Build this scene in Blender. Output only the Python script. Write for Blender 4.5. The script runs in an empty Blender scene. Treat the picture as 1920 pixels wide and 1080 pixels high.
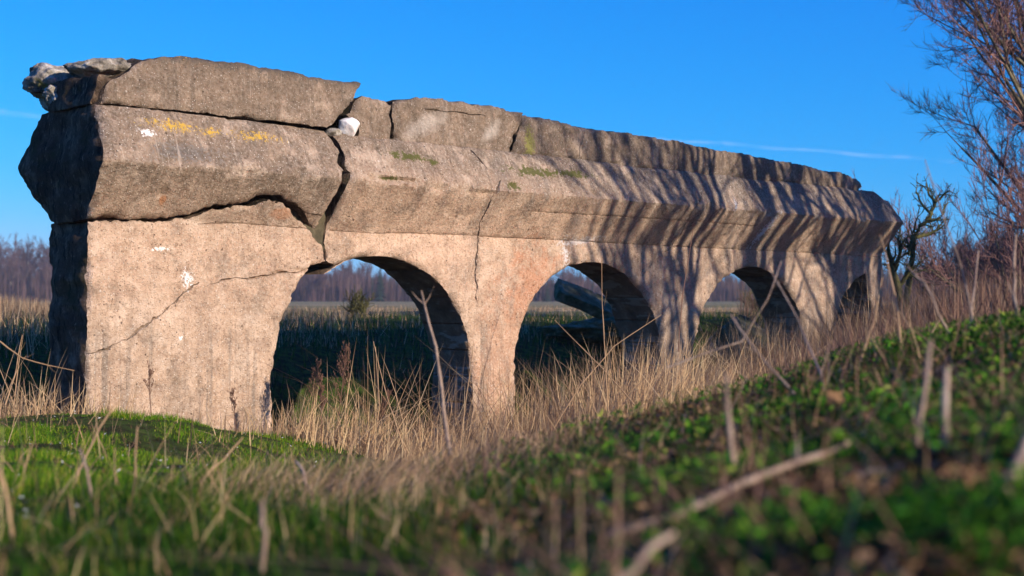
import bpy, math, random
import numpy as np
from mathutils import Vector, Matrix
from mathutils import noise as mnoise
from mathutils.geometry import delaunay_2d_cdt

scene = bpy.context.scene
COL = scene.collection
R = math.radians

# ------------------------------------------------------------------ camera
EYE = 1.3
F = 2667.0                      # focal length in photo pixels (50 mm on 36 mm)
HOR = 560.0                     # horizon row
cd = bpy.data.cameras.new('camera')
cam = bpy.data.objects.new('camera', cd)
COL.objects.link(cam)
scene.camera = cam
cd.lens = 50.0
cd.sensor_width = 36.0
cd.clip_start = 0.05
cd.clip_end = 20000
cam.location = (0, 0, EYE)
cam.rotation_euler = (R(90) + math.atan(20 / F), 0, 0)
cd.dof.use_dof = True
cd.dof.focus_distance = 11.3
cd.dof.aperture_fstop = 2.4

# ------------------------------------------------------------------ sky and sun
SUN_EL = 19.5
SUNH = Vector((0.800, -0.600, 0)).normalized()       # horizontal direction towards the sun
sun_dir = Vector((SUNH.x * math.cos(R(SUN_EL)), SUNH.y * math.cos(R(SUN_EL)), math.sin(R(SUN_EL))))
w = bpy.data.worlds.new('World')
scene.world = w
w.use_nodes = True
nt = w.node_tree
nt.nodes.clear()
sky = nt.nodes.new('ShaderNodeTexSky')
sky.sky_type = 'NISHITA'
sky.sun_disc = False
sky.sun_elevation = R(SUN_EL)
sky.sun_rotation = math.atan2(SUNH.x, SUNH.y)
sky.air_density = 1.0
sky.dust_density = 0.2
sky.ozone_density = 3.0
bg = nt.nodes.new('ShaderNodeBackground')
STR = 0.12
bg.inputs['Strength'].default_value = STR
wo = nt.nodes.new('ShaderNodeOutputWorld')
# clear winter air: each channel of the sky is bent towards a deeper azure
sc_ = nt.nodes.new('ShaderNodeSeparateColor'); cc_ = nt.nodes.new('ShaderNodeCombineColor')
nt.links.new(sky.outputs[0], sc_.inputs[0])
for ch, (gain, pw_) in enumerate(((0.34, 3.4), (0.445, 0.90), (0.78, 0.42))):
    m0 = nt.nodes.new('ShaderNodeMath'); m0.operation = 'MULTIPLY'; m0.inputs[1].default_value = STR
    m1 = nt.nodes.new('ShaderNodeMath'); m1.operation = 'POWER'; m1.inputs[1].default_value = pw_
    m2 = nt.nodes.new('ShaderNodeMath'); m2.operation = 'MULTIPLY'; m2.inputs[1].default_value = gain / STR
    nt.links.new(sc_.outputs[ch], m0.inputs[0]); nt.links.new(m0.outputs[0], m1.inputs[0]); nt.links.new(m1.outputs[0], m2.inputs[0])
    nt.links.new(m2.outputs[0], cc_.inputs[ch])
nt.links.new(cc_.outputs[0], bg.inputs['Color'])
nt.links.new(bg.outputs[0], wo.inputs['Surface'])

sl = bpy.data.lights.new('sun', 'SUN')
sl.energy = 5.0
sl.angle = R(0.53)
sl.color = (1.0, 0.86, 0.70)
so = bpy.data.objects.new('sun', sl)
COL.objects.link(so)
so.location = (20, -10, 20)
so.rotation_euler = sun_dir.to_track_quat('Z', 'Y').to_euler()

scene.view_settings.view_transform = 'Standard'
scene.view_settings.look = 'None'
scene.view_settings.exposure = 0.62
scene.view_settings.gamma = 1.0
scene.cycles.max_bounces = 5
scene.cycles.diffuse_bounces = 2
scene.cycles.transparent_max_bounces = 8
scene.cycles.use_denoising = True

rng = np.random.default_rng(7)
random.seed(11)

# ------------------------------------------------------------------ wall frame
P0 = np.array([-2.981, 10.0])
D = np.array([0.6897, 0.7241]); D /= np.linalg.norm(D)      # along the wall
N = np.array([D[1], -D[0]])                                 # outward, towards camera and sun
T = 0.56                                                    # wall thickness

def px_sh(px, py, p=0.0):
    """photo pixel -> (s, h) on the wall surface standing p proud of the pier face"""
    u = (px - 960) / F
    o = P0 + N * p
    s = (u * o[1] - o[0]) / (D[0] - u * D[1])
    z = o[1] + D[1] * s
    return s, (HOR - py) * z / F

PROF_H = [-9, 0.56, 0.955, 1.345, 9]
PROF_P = [0, 0, 0.30, 0.12, 0.12]
def prof(h):
    return np.interp(h, PROF_H, PROF_P)

def px_wall(px, py):
    """as px_sh, but on the moulded profile (iterated)"""
    p = 0.0
    for _ in range(12):
        s, h = px_sh(px, py, p)
        p = 0.5 * p + 0.5 * float(prof(h))
    return s, h

def pix(px, py, z):
    return ((px - 960) / F * z, z, (HOR - py) / F * z)

# ------------------------------------------------------------------ helpers
def tag(o, label=None, cat=None, group=None, kind=None):
    if label: o['label'] = label
    if cat: o['category'] = cat
    if group: o['group'] = group
    if kind: o['kind'] = kind
    return o

def empty(name, loc):
    o = bpy.data.objects.new(name, None)
    o.location = loc
    o.empty_display_size = 0.2
    COL.objects.link(o)
    return o

def mesh_np(name, V, Fc, mats, parent=None, smooth=False, attrs=None, uv=None, midx=None):
    """V (n,3) array; Fc (m,k) int array with constant k, or list of lists"""
    me = bpy.data.meshes.new(name)
    V = np.asarray(V, dtype=np.float32)
    if isinstance(Fc, np.ndarray):
        m, k = Fc.shape
        me.vertices.add(len(V)); me.vertices.foreach_set('co', V.ravel())
        me.loops.add(m * k); me.loops.foreach_set('vertex_index', Fc.astype(np.int32).ravel())
        me.polygons.add(m)
        me.polygons.foreach_set('loop_start', np.arange(0, m * k, k, dtype=np.int32))
        me.polygons.foreach_set('loop_total', np.full(m, k, dtype=np.int32))
        me.update(calc_edges=True)
    else:
        me.from_pydata([tuple(v) for v in V], [], Fc)
    for mt in mats: me.materials.append(mt)
    if attrs:
        for an, arr in attrs.items():
            a = me.attributes.new(an, 'FLOAT', 'POINT')
            a.data.foreach_set('value', np.asarray(arr, dtype=np.float32))
    if uv is not None:
        ul = me.uv_layers.new(name='UVMap')
        li = np.empty(len(me.loops), dtype=np.int32)
        me.loops.foreach_get('vertex_index', li)
        ul.data.foreach_set('uv', np.asarray(uv, dtype=np.float32)[li].ravel())
    if midx is not None:
        me.polygons.foreach_set('material_index', np.asarray(midx, dtype=np.int32))
    if smooth:
        me.polygons.foreach_set('use_smooth', np.ones(len(me.polygons), dtype=bool))
    me.validate(clean_customdata=False)
    o = bpy.data.objects.new(name, me)
    COL.objects.link(o)
    if parent: o.parent = parent
    return o

# cheap vectorised value noise -------------------------------------------------
_perm = rng.permutation(512)
_val = rng.random(512) * 2 - 1
def _h3(i, j, k):
    return _val[_perm[(_perm[(_perm[i & 511] + j) & 511] + k) & 511]]
def vnoise(x, y, z):
    xi, yi, zi = np.floor(x).astype(int), np.floor(y).astype(int), np.floor(z).astype(int)
    xf, yf, zf = x - xi, y - yi, z - zi
    u, v, w_ = [t * t * (3 - 2 * t) for t in (xf, yf, zf)]
    def L(a, b, t): return a + (b - a) * t
    c = [[[_h3(xi + a, yi + b, zi + c_) for c_ in (0, 1)] for b in (0, 1)] for a in (0, 1)]
    return L(L(L(c[0][0][0], c[1][0][0], u), L(c[0][1][0], c[1][1][0], u), v),
             L(L(c[0][0][1], c[1][0][1], u), L(c[0][1][1], c[1][1][1], u), v), w_)
def fbm(x, y, z, oct=4):
    x, y, z = np.broadcast_arrays(np.asarray(x, float), np.asarray(y, float), np.asarray(z, float))
    a, s, f = 1.0, 0.0, 1.0
    for o in range(oct):
        s = s + a * vnoise(x * f + o * 17.3, y * f + o * 5.1, z * f + o * 9.7)
        a *= 0.5; f *= 2.03
    return s

# ------------------------------------------------------------------ material helpers
class NT:
    def __init__(s, name, rough=0.9, spec=0.2):
        s.m = bpy.data.materials.new(name); s.m.use_nodes = True
        s.t = s.m.node_tree; s.t.nodes.clear()
        s.out = s.n('ShaderNodeOutputMaterial')
        s.b = s.n('ShaderNodeBsdfPrincipled')
        s.b.inputs['Roughness'].default_value = rough
        s.b.inputs['Specular IOR Level'].default_value = spec
        s.l(s.b.outputs[0], s.out.inputs['Surface'])
    def n(s, ty, **kw):
        nd = s.t.nodes.new(ty)
        for k, v in kw.items(): setattr(nd, k, v)
        return nd
    def l(s, a, b): s.t.links.new(a, b)
    def put(s, sock, v):
        if isinstance(v, bpy.types.NodeSocket): s.l(v, sock)
        elif isinstance(v, (tuple, list)) and len(v) == 3 and sock.type == 'RGBA': sock.default_value = (*v, 1)
        else: sock.default_value = v
    def math(s, op, a, b=0.0, c=None, clamp=False):
        nd = s.n('ShaderNodeMath', operation=op, use_clamp=clamp)
        s.put(nd.inputs[0], a); s.put(nd.inputs[1], b)
        if c is not None: s.put(nd.inputs[2], c)
        return nd.outputs[0]
    def mix(s, f, a, b, mode='MIX'):
        nd = s.n('ShaderNodeMix', data_type='RGBA', blend_type=mode)
        s.put(nd.inputs[0], f); s.put(nd.inputs[6], a); s.put(nd.inputs[7], b)
        return nd.outputs[2]
    def noise(s, vec, scale, det=5, rough=0.6, dist=0.0):
        nd = s.n('ShaderNodeTexNoise'); s.put(nd.inputs['Vector'], vec)
        nd.inputs['Scale'].default_value = scale; nd.inputs['Detail'].default_value = det
        nd.inputs['Roughness'].default_value = rough; nd.inputs['Distortion'].default_value = dist
        return nd.outputs['Fac']
    def ramp(s, f, lo, hi, a=0.0, b=1.0, smooth=True):
        nd = s.n('ShaderNodeMapRange', interpolation_type='SMOOTHSTEP' if smooth else 'LINEAR', clamp=True) if smooth else s.n('ShaderNodeMapRange', clamp=True)
        s.put(nd.inputs[0], f)
        for i, v in enumerate((lo, hi, a, b)): nd.inputs[i + 1].default_value = v
        return nd.outputs[0]
    def cramp(s, f, stops):
        nd = s.n('ShaderNodeValToRGB'); s.put(nd.inputs[0], f)
        el = nd.color_ramp.elements
        while len(el) < len(stops): el.new(0.5)
        for e, (p, c) in zip(el, stops): e.position = p; e.color = (*c, 1)
        return nd.outputs[0]
    def scale(s, vec, v):
        nd = s.n('ShaderNodeMapping'); s.l(vec, nd.inputs[0]); nd.inputs['Scale'].default_value = v
        return nd.outputs[0]
    def bump(s, h, strength, dist, prev=None):
        nd = s.n('ShaderNodeBump'); s.put(nd.inputs['Height'], h)
        nd.inputs['Strength'].default_value = strength; nd.inputs['Distance'].default_value = dist
        if prev: s.l(prev, nd.inputs['Normal'])
        return nd.outputs[0]

def bark(name, c1, c2, c3):
    m = NT(name, 0.9, 0.2)
    geo = m.n('ShaderNodeNewGeometry')
    v = m.noise(geo.outputs['Position'], 6, 5, 0.7)
    m.l(m.cramp(v, [(0.3, c1), (0.5, c2), (0.7, c3)]), m.b.inputs['Base Color'])
    m.l(m.bump(m.noise(m.scale(geo.outputs['Position'], (1, 1, 0.2)), 30, 5, .7), 0.7, 0.02), m.b.inputs['Normal'])
    return m.m
# ------------------------------------------------------------------ concrete
def concrete(name, side=False, parapet=False):
    m = NT(name, rough=0.95, spec=0.12)
    geo = m.n('ShaderNodeNewGeometry'); pos = geo.outputs['Position']
    uvn = m.n('ShaderNodeUVMap'); uv = uvn.outputs[0]
    sep = m.n('ShaderNodeSeparateXYZ'); m.l(uv, sep.inputs[0])
    S, H = sep.outputs[0], sep.outputs[1]
    big = m.noise(pos, 1.1, 6, 0.62)
    mid = m.noise(pos, 5.5, 6, 0.65)
    fine = m.noise(pos, 38, 6, 0.7)
    grit = m.noise(pos, 130, 3, 0.6)
    Hn = m.math('ADD', m.math('ADD', H, m.math('MULTIPLY', m.math('SUBTRACT', mid, 0.5), 0.5)), m.math('MULTIPLY', m.math('SUBTRACT', big, 0.5), 0.6))
    # clean pinkish pier, weathered brown above
    pink = m.cramp(mid, [(0.3, (0.27, 0.175, 0.12)), (0.48, (0.46, 0.305, 0.205)), (0.68, (0.62, 0.435, 0.31))])
    brown = m.cramp(mid, [(0.3, (0.10, 0.072, 0.050)), (0.5, (0.205, 0.143, 0.098)), (0.72, (0.36, 0.255, 0.175))])
    Hn = m.math('SUBTRACT', Hn, m.ramp(S, 1.95, 2.25, 0.0, 0.32))
    up = m.ramp(Hn, 0.40, 0.92)
    # the far half of the ruin is greyer and dirtier
    Sn = m.math('ADD', S, m.math('MULTIPLY', m.math('SUBTRACT', big, 0.5), 5.0))
    far = m.ramp(Sn, 3.6, 7.0, 0.0, 0.55)
    dirt = m.math('MAXIMUM', up, far)
    col = m.mix(dirt, pink, brown)
    col = m.mix(m.math('MULTIPLY', m.ramp(S, 2.8, 6.0, 0.0, 0.35), m.ramp(Hn, 0.5, 0.75)), col, (0.075, 0.062, 0.048))
    col = m.mix(m.ramp(m.noise(pos, 2.7, 6, 0.7), 0.52, 0.66, 0.0, 0.5), col, (0.13, 0.095, 0.068))
    col = m.mix(m.ramp(m.noise(pos, 3.9, 6, 0.7), 0.52, 0.66, 0.0, 0.45), col, (0.66, 0.50, 0.38))
    # warm orange blush round the second pier
    def blob(s0, h0, ds, dh, lo=0.42, hi=0.62, nz=None, ang=0.0):
        a = m.math('SUBTRACT', S, s0); b = m.math('SUBTRACT', H, h0)
        if ang:
            ca, sa = math.cos(ang), math.sin(ang)
            a2 = m.math('ADD', m.math('MULTIPLY', a, ca), m.math('MULTIPLY', b, sa))
            b2 = m.math('SUBTRACT', m.math('MULTIPLY', b, ca), m.math('MULTIPLY', a, sa))
            a, b = a2, b2
        a = m.math('DIVIDE', a, ds); b = m.math('DIVIDE', b, dh)
        r = m.math('SQRT', m.math('ADD', m.math('MULTIPLY', a, a), m.math('MULTIPLY', b, b)))
        v = m.math('SUBTRACT', 1.0, r)
        v = m.math('ADD', m.math('MULTIPLY', v, 0.25 if nz is not None else 0.45), m.math('MULTIPLY', nz if nz is not None else mid, 1.0 if nz is not None else 0.7))
        return m.ramp(v, lo, hi)
    if not side:
        st = m.noise(m.scale(uv, (11, 0.35, 1)), 1.0, 4, 0.6)
        stain = m.math('MULTIPLY', m.ramp(st, 0.50, 0.66), m.ramp(H, -0.05, -0.4, 0.05, 0.75))
        col = m.mix(stain, col, (0.17, 0.13, 0.10))
        if not parapet:
            col = m.mix(m.math('MULTIPLY', blob(3.4, 0.45, 0.9, 0.28, 0.35, 0.75), 0.55), col, (0.66, 0.44, 0.31))
            col = m.mix(m.math('MULTIPLY', blob(4.65, 0.05, 0.5, 0.5, 0.45, 0.70, m.noise(pos, 7, 6, 0.7)), 0.6), col, (0.46, 0.18, 0.08))
            col = m.mix(m.math('MULTIPLY', blob(4.15, -0.6, 0.35, 0.7, 0.45, 0.70, m.noise(pos, 9, 6, 0.7)), 0.45), col, (0.5, 0.24, 0.13))
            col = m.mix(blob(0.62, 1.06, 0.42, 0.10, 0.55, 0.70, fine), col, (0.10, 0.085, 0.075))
            # grey dirt drifting down the right half
            st2 = m.noise(m.scale(uv, (3.2, 1.2, 1)), 1.0, 5, 0.7)
            col = m.mix(m.math('MULTIPLY', m.ramp(st2, 0.48, 0.66), m.ramp(S, 2.2, 5.5, 0.1, 0.6)), col, (0.13, 0.115, 0.105))
    if not side:
        # drips under the cornice nose and dark pits
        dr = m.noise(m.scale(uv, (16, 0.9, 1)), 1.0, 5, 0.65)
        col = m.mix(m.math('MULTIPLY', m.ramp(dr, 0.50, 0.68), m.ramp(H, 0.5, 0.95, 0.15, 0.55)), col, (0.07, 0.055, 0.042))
        dr2 = m.noise(m.scale(uv, (22, 1.4, 1)), 1.0, 4, 0.6)
        col = m.mix(m.math('MULTIPLY', m.ramp(dr2, 0.60, 0.72), m.ramp(H, 0.2, 0.8, 0.05, 0.4)), col, (0.58, 0.47, 0.38))
    # aggregate
    vo = m.n('ShaderNodeTexVoronoi'); m.l(pos, vo.inputs['Vector']); vo.inputs['Scale'].default_value = 75
    vs = m.n('ShaderNodeSeparateColor'); m.l(vo.outputs['Color'], vs.inputs[0])
    near = m.ramp(vo.outputs['Distance'], 0.22, 0.40, 1.0, 0.0)
    light = m.math('MULTIPLY', near, m.ramp(vs.outputs[0], 0.80, 0.88))
    dark = m.math('MULTIPLY', near, m.ramp(vs.outputs[1], 0.80, 0.90))
    col = m.mix(m.math('MULTIPLY', m.ramp(fine, 0.35, 0.72), 0.45), col, m.mix(0.5, col, (0.80, 0.68, 0.56)))
    col = m.mix(m.math('MULTIPLY', m.ramp(fine, 0.46, 0.30, 0.0, 0.85), m.ramp(m.noise(pos, 1.9, 4, 0.6), 0.38, 0.62, 0.25, 1.0)), col, (0.11, 0.08, 0.06))
    col = m.mix(m.math('MULTIPLY', light, 0.65), col, (0.74, 0.66, 0.57))
    col = m.mix(m.math('MULTIPLY', dark, 0.7), col, (0.11, 0.08, 0.06))
    vp = m.n('ShaderNodeTexVoronoi'); m.l(pos, vp.inputs['Vector']); vp.inputs['Scale'].default_value = 21
    vps = m.n('ShaderNodeSeparateColor'); m.l(vp.outputs['Color'], vps.inputs[0])
    pit = m.math('MULTIPLY', m.ramp(m.math('ADD', vp.outputs['Distance'], m.math('MULTIPLY', fine, 0.3)), 0.24, 0.32, 1.0, 0.0), m.ramp(vps.outputs[1], 0.84, 0.88))
    col = m.mix(m.math('MULTIPLY', pit, 0.6), col, (0.09, 0.065, 0.05))
    vo2 = m.n('ShaderNodeTexVoronoi'); m.l(pos, vo2.inputs['Vector']); vo2.inputs['Scale'].default_value = 11
    vs2 = m.n('ShaderNodeSeparateColor'); m.l(vo2.outputs['Color'], vs2.inputs[0])
    chip = m.math('MULTIPLY', m.ramp(m.math('ADD', vo2.outputs['Distance'], m.math('MULTIPLY', fine, 0.25)), 0.19, 0.23, 1.0, 0.0), m.ramp(vs2.outputs[0], 0.80, 0.84))
    if not side:
        col = m.mix(m.math('MULTIPLY', chip, 0.6), col, (0.72, 0.65, 0.58))
        if parapet:
            col = m.mix(0.28, col, (0.12, 0.088, 0.062))
            for (a, b, ds, dh, an) in ((3.15, 1.50, 0.34, 0.12, 0.4), (3.95, 1.5, 0.22, 0.10, 0.7)):
                col = m.mix(m.math('MULTIPLY', blob(a, b, ds, dh, 0.38, 0.7, None, an), 0.45), col, (0.62, 0.55, 0.48))
            col = m.mix(m.math('MULTIPLY', m.ramp(m.math('ADD', H, m.math('MULTIPLY', fine, 0.3)), 1.86, 1.94), 0.8), col, (0.07, 0.06, 0.05))
            col = m.mix(blob(0.52, 1.80, 0.30, 0.04, 0.60, 0.66, fine), col, (0.62, 0.34, 0.04))
            col = m.mix(m.math('MULTIPLY', blob(4.45, 1.42, 0.06, 0.16, 0.42, 0.6, fine), 0.7), col, (0.20, 0.20, 0.04))
        else:
            # white lime patches
            for (qx, qy, ds, dh, an) in ((349, 522, 0.065, 0.10, 0.3), (275, 249, 0.10, 0.035, 0.0),
                                         (300, 466, 0.10, 0.02, 0.1), (338, 634, 0.025, 0.03, 0)):
                s0, h0 = px_wall(qx, qy)
                col = m.mix(blob(s0, h0, ds, dh, 0.56, 0.68, fine, an), col, (0.80, 0.76, 0.72))
            for (qx, qy, ds, dh, an, k) in ((1062, 478, 0.06, 0.20, 0.1, .75), (1085, 452, 0.42, 0.05, 0.1, .5), (1435, 430, 0.08, 0.26, -0.5, .95),
                                         (1380, 385, 0.03, 0.10, -0.4, .8), (1020, 545, 0.05, 0.16, -0.7, .6)):
                s0, h0 = px_wall(qx, qy)
                col = m.mix(m.math('MULTIPLY', blob(s0, h0, ds, dh, 0.52, 0.72, fine, an), k), col, (0.62, 0.62, 0.63))
            # yellow lichen on the cornice slope
            for (qx, qy, ds, dh, an) in ((330, 236, 0.50, 0.09, -0.10), (395, 247, 0.22, 0.07, -0.1), (480, 256, 0.45, 0.08, -0.1)):
                s0, h0 = px_wall(qx, qy)
                col = m.mix(blob(s0, h0, ds, dh, 0.655, 0.74, m.noise(pos, 34, 6, 0.8)), col, (0.56, 0.35, 0.06))
            # moss cushions
            for (qx, qy, ds, dh) in ((765, 292, 0.35, 0.05), (810, 303, 0.12, 0.04), (965, 348, 0.13, 0.06), (1000, 322, 0.45, 0.07), (1070, 325, 0.40, 0.05), (735, 334, 0.2, 0.03)):
                s0, h0 = px_wall(qx, qy)
                col = m.mix(m.math('MULTIPLY', blob(s0, h0, ds, dh, 0.56, 0.66, m.noise(pos, 20, 6, 0.72)), 0.9), col, (0.085, 0.09, 0.022))
            # iron stain
            s0, h0 = px_wall(530, 400)
            col = m.mix(m.math('MULTIPLY', blob(s0, h0, 0.16, 0.06, 0.4, 0.6), 0.45), col, (0.42, 0.18, 0.08))
            s0, h0 = px_wall(305, 375)
            col = m.mix(m.math('MULTIPLY', blob(s0, h0, 0.035, 0.05, 0.4, 0.6), 0.7), col, (0.40, 0.17, 0.07))
    else:
        col = m.mix(0.82, col, m.cramp(mid, [(0.36, (0.018, 0.011, 0.007)), (0.52, (0.07, 0.044, 0.028)), (0.68, (0.28, 0.185, 0.12))]))  # blackish weathering, plus the sides' shade and bounce light put into the colour
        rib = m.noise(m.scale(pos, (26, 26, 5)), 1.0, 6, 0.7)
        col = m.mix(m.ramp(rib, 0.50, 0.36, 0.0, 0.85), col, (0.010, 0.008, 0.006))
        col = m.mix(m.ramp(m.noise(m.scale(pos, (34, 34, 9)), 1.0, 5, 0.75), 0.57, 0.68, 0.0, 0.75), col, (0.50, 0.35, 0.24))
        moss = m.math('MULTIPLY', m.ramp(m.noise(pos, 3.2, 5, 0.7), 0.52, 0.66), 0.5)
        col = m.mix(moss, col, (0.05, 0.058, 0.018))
    m.l(col, m.b.inputs['Base Color'])
    nrm = m.bump(mid, 0.6 if not side else 1.0, 0.07)
    if side: nrm = m.bump(rib, 1.0, 0.06, nrm)
    nrm = m.bump(fine, 0.8 if not side else 1.0, 0.022, nrm)
    nrm = m.bump(m.math('SUBTRACT', m.math('ADD', grit, m.math('MULTIPLY', near, 0.3)), m.math('MULTIPLY', pit, 1.5)), 0.9, 0.008, nrm)
    m.l(nrm, m.b.inputs['Normal'])
    return m.m

def intrados_mat():
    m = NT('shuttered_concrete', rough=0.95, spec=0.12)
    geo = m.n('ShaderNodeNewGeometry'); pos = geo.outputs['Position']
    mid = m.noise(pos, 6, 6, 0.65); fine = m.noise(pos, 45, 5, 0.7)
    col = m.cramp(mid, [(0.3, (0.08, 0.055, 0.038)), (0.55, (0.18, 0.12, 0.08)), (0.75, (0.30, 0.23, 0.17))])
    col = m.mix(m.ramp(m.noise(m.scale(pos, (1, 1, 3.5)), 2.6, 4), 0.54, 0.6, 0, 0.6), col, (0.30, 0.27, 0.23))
    m.l(col, m.b.inputs['Base Color'])
    sp = m.n('ShaderNodeSeparateXYZ'); m.l(pos, sp.inputs[0])
    st = m.math('FRACT', m.math('MULTIPLY', sp.outputs[2], 4.2))
    line = m.ramp(m.math('ABSOLUTE', m.math('SUBTRACT', st, 0.5)), 0.0, 0.06)
    nrm = m.bump(line, 0.9, 0.03); nrm = m.bump(mid, 0.8, 0.05, nrm); nrm = m.bump(fine, 0.6, 0.012, nrm)
    m.l(nrm, m.b.inputs['Normal'])
    return m.m

M_CONC = concrete('weathered_concrete')
M_PARA = concrete('brown_concrete', parapet=True)
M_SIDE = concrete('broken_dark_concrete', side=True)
M_INTR = intrados_mat()

# ------------------------------------------------------------------ block builder
def densify(poly, step, jag, seed, closed=True, straight=()):
    """poly: list of (s,h[,jagscale]) -> dense jagged outline"""
    out = []
    n = len(poly)
    acc = 0.0
    for i in range(n if closed else n - 1):
        a = np.array(poly[i][:2]); b = np.array(poly[(i + 1) % n][:2])
        j = poly[i][2] if len(poly[i]) > 2 else 1.0
        L = np.linalg.norm(b - a)
        k = max(1, int(round(L / step)))
        nn = np.array([-(b - a)[1], (b - a)[0]]) / max(L, 1e-6)
        for q in range(k):
            t = q / k
            p = a + (b - a) * t
            d = float(fbm((acc + L * t) * 8, seed * 3.7, 0.5, 3) + 0.55 * fbm((acc + L * t) * 34, seed * 1.7, 8.5, 2)) * jag * j
            wgt = 1.0 if (closed or (i + q)) else 0.0
            out.append(p + nn * d * (min(1, 6 * t * (1 - t) + 0.35)))
        acc += L
    if not closed: out.append(np.array(poly[-1][:2]))
    return np.array(out)

def inside(pts, poly):
    x, y = pts[:, 0], pts[:, 1]
    c = np.zeros(len(pts), bool)
    n = len(poly)
    j = n - 1
    for i in range(n):
        xi, yi = poly[i]; xj, yj = poly[j]
        if yi != yj:
            m_ = ((yi > y) != (yj > y)) & (x < (xj - xi) * (y - yi) / (yj - yi) + xi)
            c ^= m_
        j = i
    return c

def seg_dist(pts, line):
    d = np.full(len(pts), 1e9)
    for a, b in zip(line[:-1], line[1:]):
        ab = b - a
        t = np.clip(((pts - a) @ ab) / max(ab @ ab, 1e-12), 0, 1)
        q = pts - (a + t[:, None] * ab)
        d = np.minimum(d, np.hypot(q[:, 0], q[:, 1]))
    return d

def block(name, outline, front, back, step, parent, mats, grooves=(), jag=0.012, seed=1, rough=0.012, tseg=10,
          label=None, side_fn=None, dents=(), wear=0.026, shift=(0, 0)):
    """outline in (s,h); front(s,h) and back(s,h) give the standing-out of the two faces"""
    ol = densify(outline, step, jag, seed)
    smin, hmin = ol.min(0); smax, hmax = ol.max(0)
    gx, gy = np.meshgrid(np.arange(smin, smax, step), np.arange(hmin, hmax, step * 0.95))
    gx = gx + (np.arange(gx.shape[0]) % 2)[:, None] * step * 0.5
    g = np.stack([gx.ravel(), gy.ravel()], 1)
    g += (np.random.default_rng(seed).random(g.shape) - 0.5) * step * 0.35
    g = g[inside(g, ol)]
    g = g[seg_dist(g, np.vstack([ol, ol[:1]])) > step * 0.55]
    glines = []
    extra = []
    for (pts, gw, gd, gj) in grooves:
        ln = densify(pts, 0.012 if step < 0.03 else 0.02, gj, seed + len(glines) + 3, closed=False)
        tg = np.gradient(ln, axis=0); tg /= np.maximum(np.linalg.norm(tg, axis=1), 1e-9)[:, None]
        nn = np.stack([-tg[:, 1], tg[:, 0]], 1)
        # width breathes along the crack
        k = 0.30 + 0.75 * np.clip(fbm(np.arange(len(ln)) * 0.22, seed, gw * 99, 3) + 0.55, 0, 1.5)
        wv = gw * k
        glines.append((ln, wv, gd))
        extra += [ln, ln + nn * wv[:, None], ln - nn * wv[:, None]]
        g = g[seg_dist(g, ln) > gw * 1.5]
    if extra:
        e = np.vstack(extra)
        e = e[inside(e, ol)]
        e = e[seg_dist(e, np.vstack([ol, ol[:1]])) > step * 0.25]
        g = np.vstack([g, e])
    nb = len(ol)
    allp = np.vstack([ol, g])
    res = delaunay_2d_cdt([Vector(p) for p in allp], [], [list(range(nb))], 1, 1e-6)
    P = np.array([[v[0], v[1]] for v in res[0]])
    tris = [f for f in res[2] if len(f) == 3]
    Tq = np.array(tris, dtype=np.int64)
    # keep ccw
    a, b, c = P[Tq[:, 0]], P[Tq[:, 1]], P[Tq[:, 2]]
    ar = (b[:, 0] - a[:, 0]) * (c[:, 1] - a[:, 1]) - (b[:, 1] - a[:, 1]) * (c[:, 0] - a[:, 0])
    Tq[ar < 0] = Tq[ar < 0][:, ::-1]
    ed = {}
    for t in Tq:
        for i in range(3):
            ed[(int(t[i]), int(t[(i + 1) % 3]))] = 1
    be = [e for e in ed if (e[1], e[0]) not in ed]
    n = len(P)
    bd = seg_dist(P, np.vstack([ol, ol[:1]]))
    S, Hh = P[:, 0], P[:, 1]
    gd_ = np.zeros(n)
    for ln, wv, gd in glines:
        dmin = np.full(n, 1e9); wl = np.full(n, 1e-3)
        near = np.where((S > ln[:, 0].min() - .1) & (S < ln[:, 0].max() + .1) & (Hh > ln[:, 1].min() - .1) & (Hh < ln[:, 1].max() + .1))[0]
        if len(near) == 0: continue
        dd = np.hypot(S[near, None] - ln[None, :, 0], Hh[near, None] - ln[None, :, 1])
        ix = dd.argmin(1)
        sdist = seg_dist(P[near], ln)
        gd_[near] = np.maximum(gd_[near], gd * np.clip(1 - sdist / (wv[ix] * 0.98), 0, 1))
    edge = wear * np.clip(1 - bd / (wear * 1.6), 0, 1) ** 2
    edge *= 0.35 + 1.1 * np.clip(fbm(S * 6, Hh * 6, seed, 3) + 0.4, 0, 1.5) + 0.9 * np.clip(fbm(S * 26, Hh * 26, seed, 2), 0, 1)
    dn = np.zeros(n)
    for (s0, h0, ds, dh, dep) in dents:
        r = np.sqrt(((S - s0) / ds) ** 2 + ((Hh - h0) / dh) ** 2) + 0.35 * fbm(S * 14, Hh * 14, 3.3, 3)
        dn += dep * np.clip(1 - r, 0, 1) ** 0.5
    def face(pr, sgn, sd):
        nz = rough * (fbm(S * 2.2, Hh * 2.2, sd, 3) * 0.9 + 0.5 * fbm(S * 11, Hh * 11, sd + 5, 3)
                      + 0.25 * fbm(S * 38, Hh * 38, sd + 7, 2))
        return sgn * (pr + nz - edge - gd_ - dn)
    wf = face(front(S, Hh), 1, seed + 0.3)
    wb = -T - face(back(S, Hh), 1, seed + 40.3)
    X = lambda s, h, w_: np.stack([P0[0] + D[0] * s + N[0] * w_, P0[1] + D[1] * s + N[1] * w_, EYE + h], 1)
    Vs = [X(S + shift[0], Hh + shift[1], wf), X(S + shift[0], Hh + shift[1], wb)]
    UV = [np.stack([S, Hh], 1)] * 2
    # winding: (s,h) ccw viewed from outside? s to the right, h up, outward normal = D x Z
    Fs = [Tq, Tq[:, ::-1] + n]
    mi = [np.zeros(len(Tq)), np.zeros(len(Tq))]
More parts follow.
